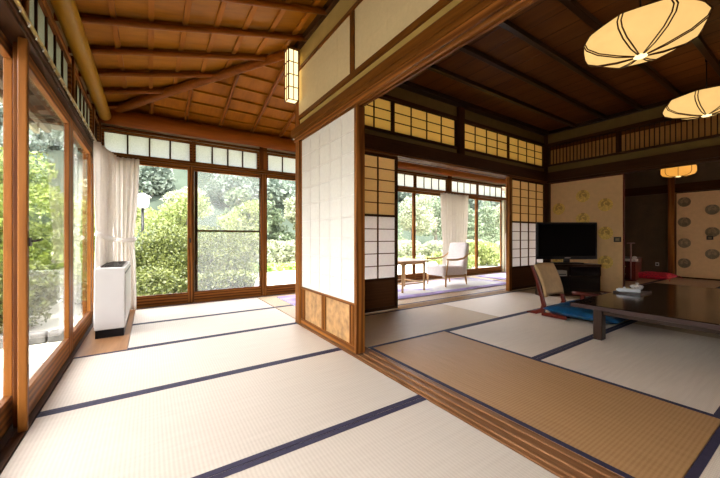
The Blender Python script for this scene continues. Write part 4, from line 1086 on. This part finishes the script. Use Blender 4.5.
# maples and shrubs outside the left windows
tree(-2.6, 8.9, 3.5, 1.55, M['leaf_maple'], 20000, .05, 'spreading maple with grey limbs outside the leftmost window', trunk_h=.25, lean=.3, name='maple_tree')
tree(-4.6, 12.2, 3.4, 1.8, M['leaf_light'], 12000, .06, 'light green tree behind the maple outside the left windows', trunk_h=.25, lean=.4)
tree(-5.2, 7.4, 5.0, 1.8, M['leaf_maple'], 12000, .06, 'taller maple at the very left edge of the picture', trunk_h=.3, name='maple_tree')
tree(-6.2, 1.6, 4.2, 2.0, M['leaf_maple'], 9000, .06, 'maple outside the left windows beside the camera', trunk_h=.3, name='maple_tree')
tree(-6.2, -3.2, 4.2, 2.0, M['leaf_maple'], 5000, .08, 'maple outside the left windows behind the camera', trunk_h=.3, name='maple_tree')
bush(-2.1, 7.75, .85, .8, 1.25, M['leaf_bush'], 14000, .04, 'leafy shrub behind the kerb, seen low in the second left window')
bush(-3.75, 7.85, .8, .8, 1.35, M['leaf_bush'], 12000, .04, 'leafy shrub behind the kerb, seen low in the leftmost window')
bush(-6.4, 4.8, 1.0, 1.1, 1.3, M['leaf_bush'], 8000, .05, 'leafy shrub outside the windows left of the picture')
# garden lamp post
gl = thing('garden_lamp', (-.2, 17.5, GZ), 'garden lamp post with a pale lantern head seen through the corner window', 'lamp post')
lp = (-.2, 12.5)
gl.location = Vector((lp[0], lp[1], GZ)) * S
MB().tube([(lp[0], lp[1], GZ), (lp[0], lp[1], 1.95)], .04, 10).build('post', M['black'], gl)
MB().lathe((lp[0], lp[1], 1.95), [(.08, 0), (.16, .05), (.19, .30), (.15, .34)], 16).build('lantern_glass', M['white_cloth'], gl)
MB().lathe((lp[0], lp[1], 2.29), [(.25, 0), (.22, .04), (.04, .14)], 16).build('cap', M['white_metal'], gl)
# hill
n = 60; rows = []
def hillz(x, y):
    t_ = max(0, (y - 34) / 46); w_ = math.sin(x * .11) * 2.2 + math.sin(x * .045 + 1) * 4 + math.sin(x * .3 + y * .2) * .9
    return GZ - .3 + 27 * (t_ ** .8) * (1 + .02 * w_) * (1 - .25 * t_) + w_ * min(1, t_ * 2) * .5
for i in range(n + 1):
    rows.append([(-80 + 220 * j / n, 32 + 56 * i / n, hillz(-80 + 220 * j / n, 32 + 56 * i / n)) for j in range(n + 1)])
struct('hill', MB().grid(rows), M['hill'])
rr = random.Random(4); hb = []
hc = 0
for k in range(420):
    y = rr.uniform(38, 80); x = rr.uniform(-.35, 1.75) * y
    if x > 120: continue
    zz = hillz(x, y); h_ = rr.uniform(3.0, 5.2); w_ = rr.uniform(1.7, 2.8)
    if any((x - q_[0]) ** 2 + (y - q_[1]) ** 2 < 4.9 ** 2 for q_ in hb): continue
    hb.append((x, y)); hc += 1
    side = 'left' if x < .25 * y else ('middle' if x < .8 * y else 'right')
    o = thing('hillside_tree', (x, y, zz), 'hazy grey-green tree on the wooded hillside behind the garden', 'tree', 'hillside trees')
    leaves([((x, y, zz + h_ * .5), (w_, w_, h_ * .5)), ((x + .8, y, zz + h_ * .35), (w_ * .7, w_ * .7, h_ * .3)), ((x - .7, y - .6, zz + h_ * .4), (w_ * .6, w_ * .6, h_ * .32))], 2000, .27, M["leaf_hill"], 'foliage', o, k, .5)
    MB().tube([(x, y, zz - .5), (x, y, zz + h_ * .6)], .15, 6).build('trunk', M['bark'], o)

# ------------------------------------------------------------------ light
w = bpy.data.worlds.new('World'); scene.world = w; w.use_nodes = True
nt = w.node_tree; nt.nodes.clear()
bg = nt.nodes.new('ShaderNodeBackground'); wo = nt.nodes.new('ShaderNodeOutputWorld')
tc = nt.nodes.new('ShaderNodeTexCoord'); nz = nt.nodes.new('ShaderNodeTexNoise'); nz.inputs['Scale'].default_value = 2.2; nz.inputs['Detail'].default_value = 6
nt.links.new(tc.outputs['Generated'], nz.inputs['Vector'])
c = ramp(nt, nz.outputs['Fac'], [(.35, (.84, .86, 1.0)), (.6, (1.0, .97, .96))])
nt.links.new(c, bg.inputs['Color']); bg.inputs['Strength'].default_value = 4.2
nt.links.new(bg.outputs[0], wo.inputs[0])
sun = bpy.data.lights.new('sun', 'SUN'); sun.energy = 8.0; sun.angle = .02; sun.color = (1, .95, .86)
so = bpy.data.objects.new('sun', sun); COL.objects.link(so)
so.rotation_euler = Vector((.35, .75, -1.35)).to_track_quat('-Z', 'Y').to_euler()
def point(name, loc, e, c_, r):
    l = bpy.data.lights.new(name, 'POINT'); l.energy = e; l.color = c_; l.shadow_soft_size = r
    o = bpy.data.objects.new(name, l); COL.objects.link(o); o.location = Vector(loc) * S
# ------------------------------------------------------------------ camera
cam = bpy.data.cameras.new('camera'); co = bpy.data.objects.new('camera', cam); COL.objects.link(co)
cam.sensor_width = 36; cam.lens = 16.0
co.location = (0, 0, 1.0 * S)
yaw = math.atan(210 / 320)
co.rotation_euler = (PI / 2, 0, -yaw)
cam.shift_y = -(237.5 - 239) / 720 * -1
cam.clip_start = .02; cam.clip_end = 500
scene.camera = co
scene.view_settings.view_transform = 'Standard'; scene.view_settings.look = 'None'
scene.view_settings.gamma = 1; scene.view_settings.use_curve_mapping = False
scene.view_settings.exposure = 1.45
scene.cycles.max_bounces = 10; scene.cycles.diffuse_bounces = 6; scene.cycles.transparent_max_bounces = 24
scene.cycles.use_denoising = True
scene.cycles.sample_clamp_indirect = 6
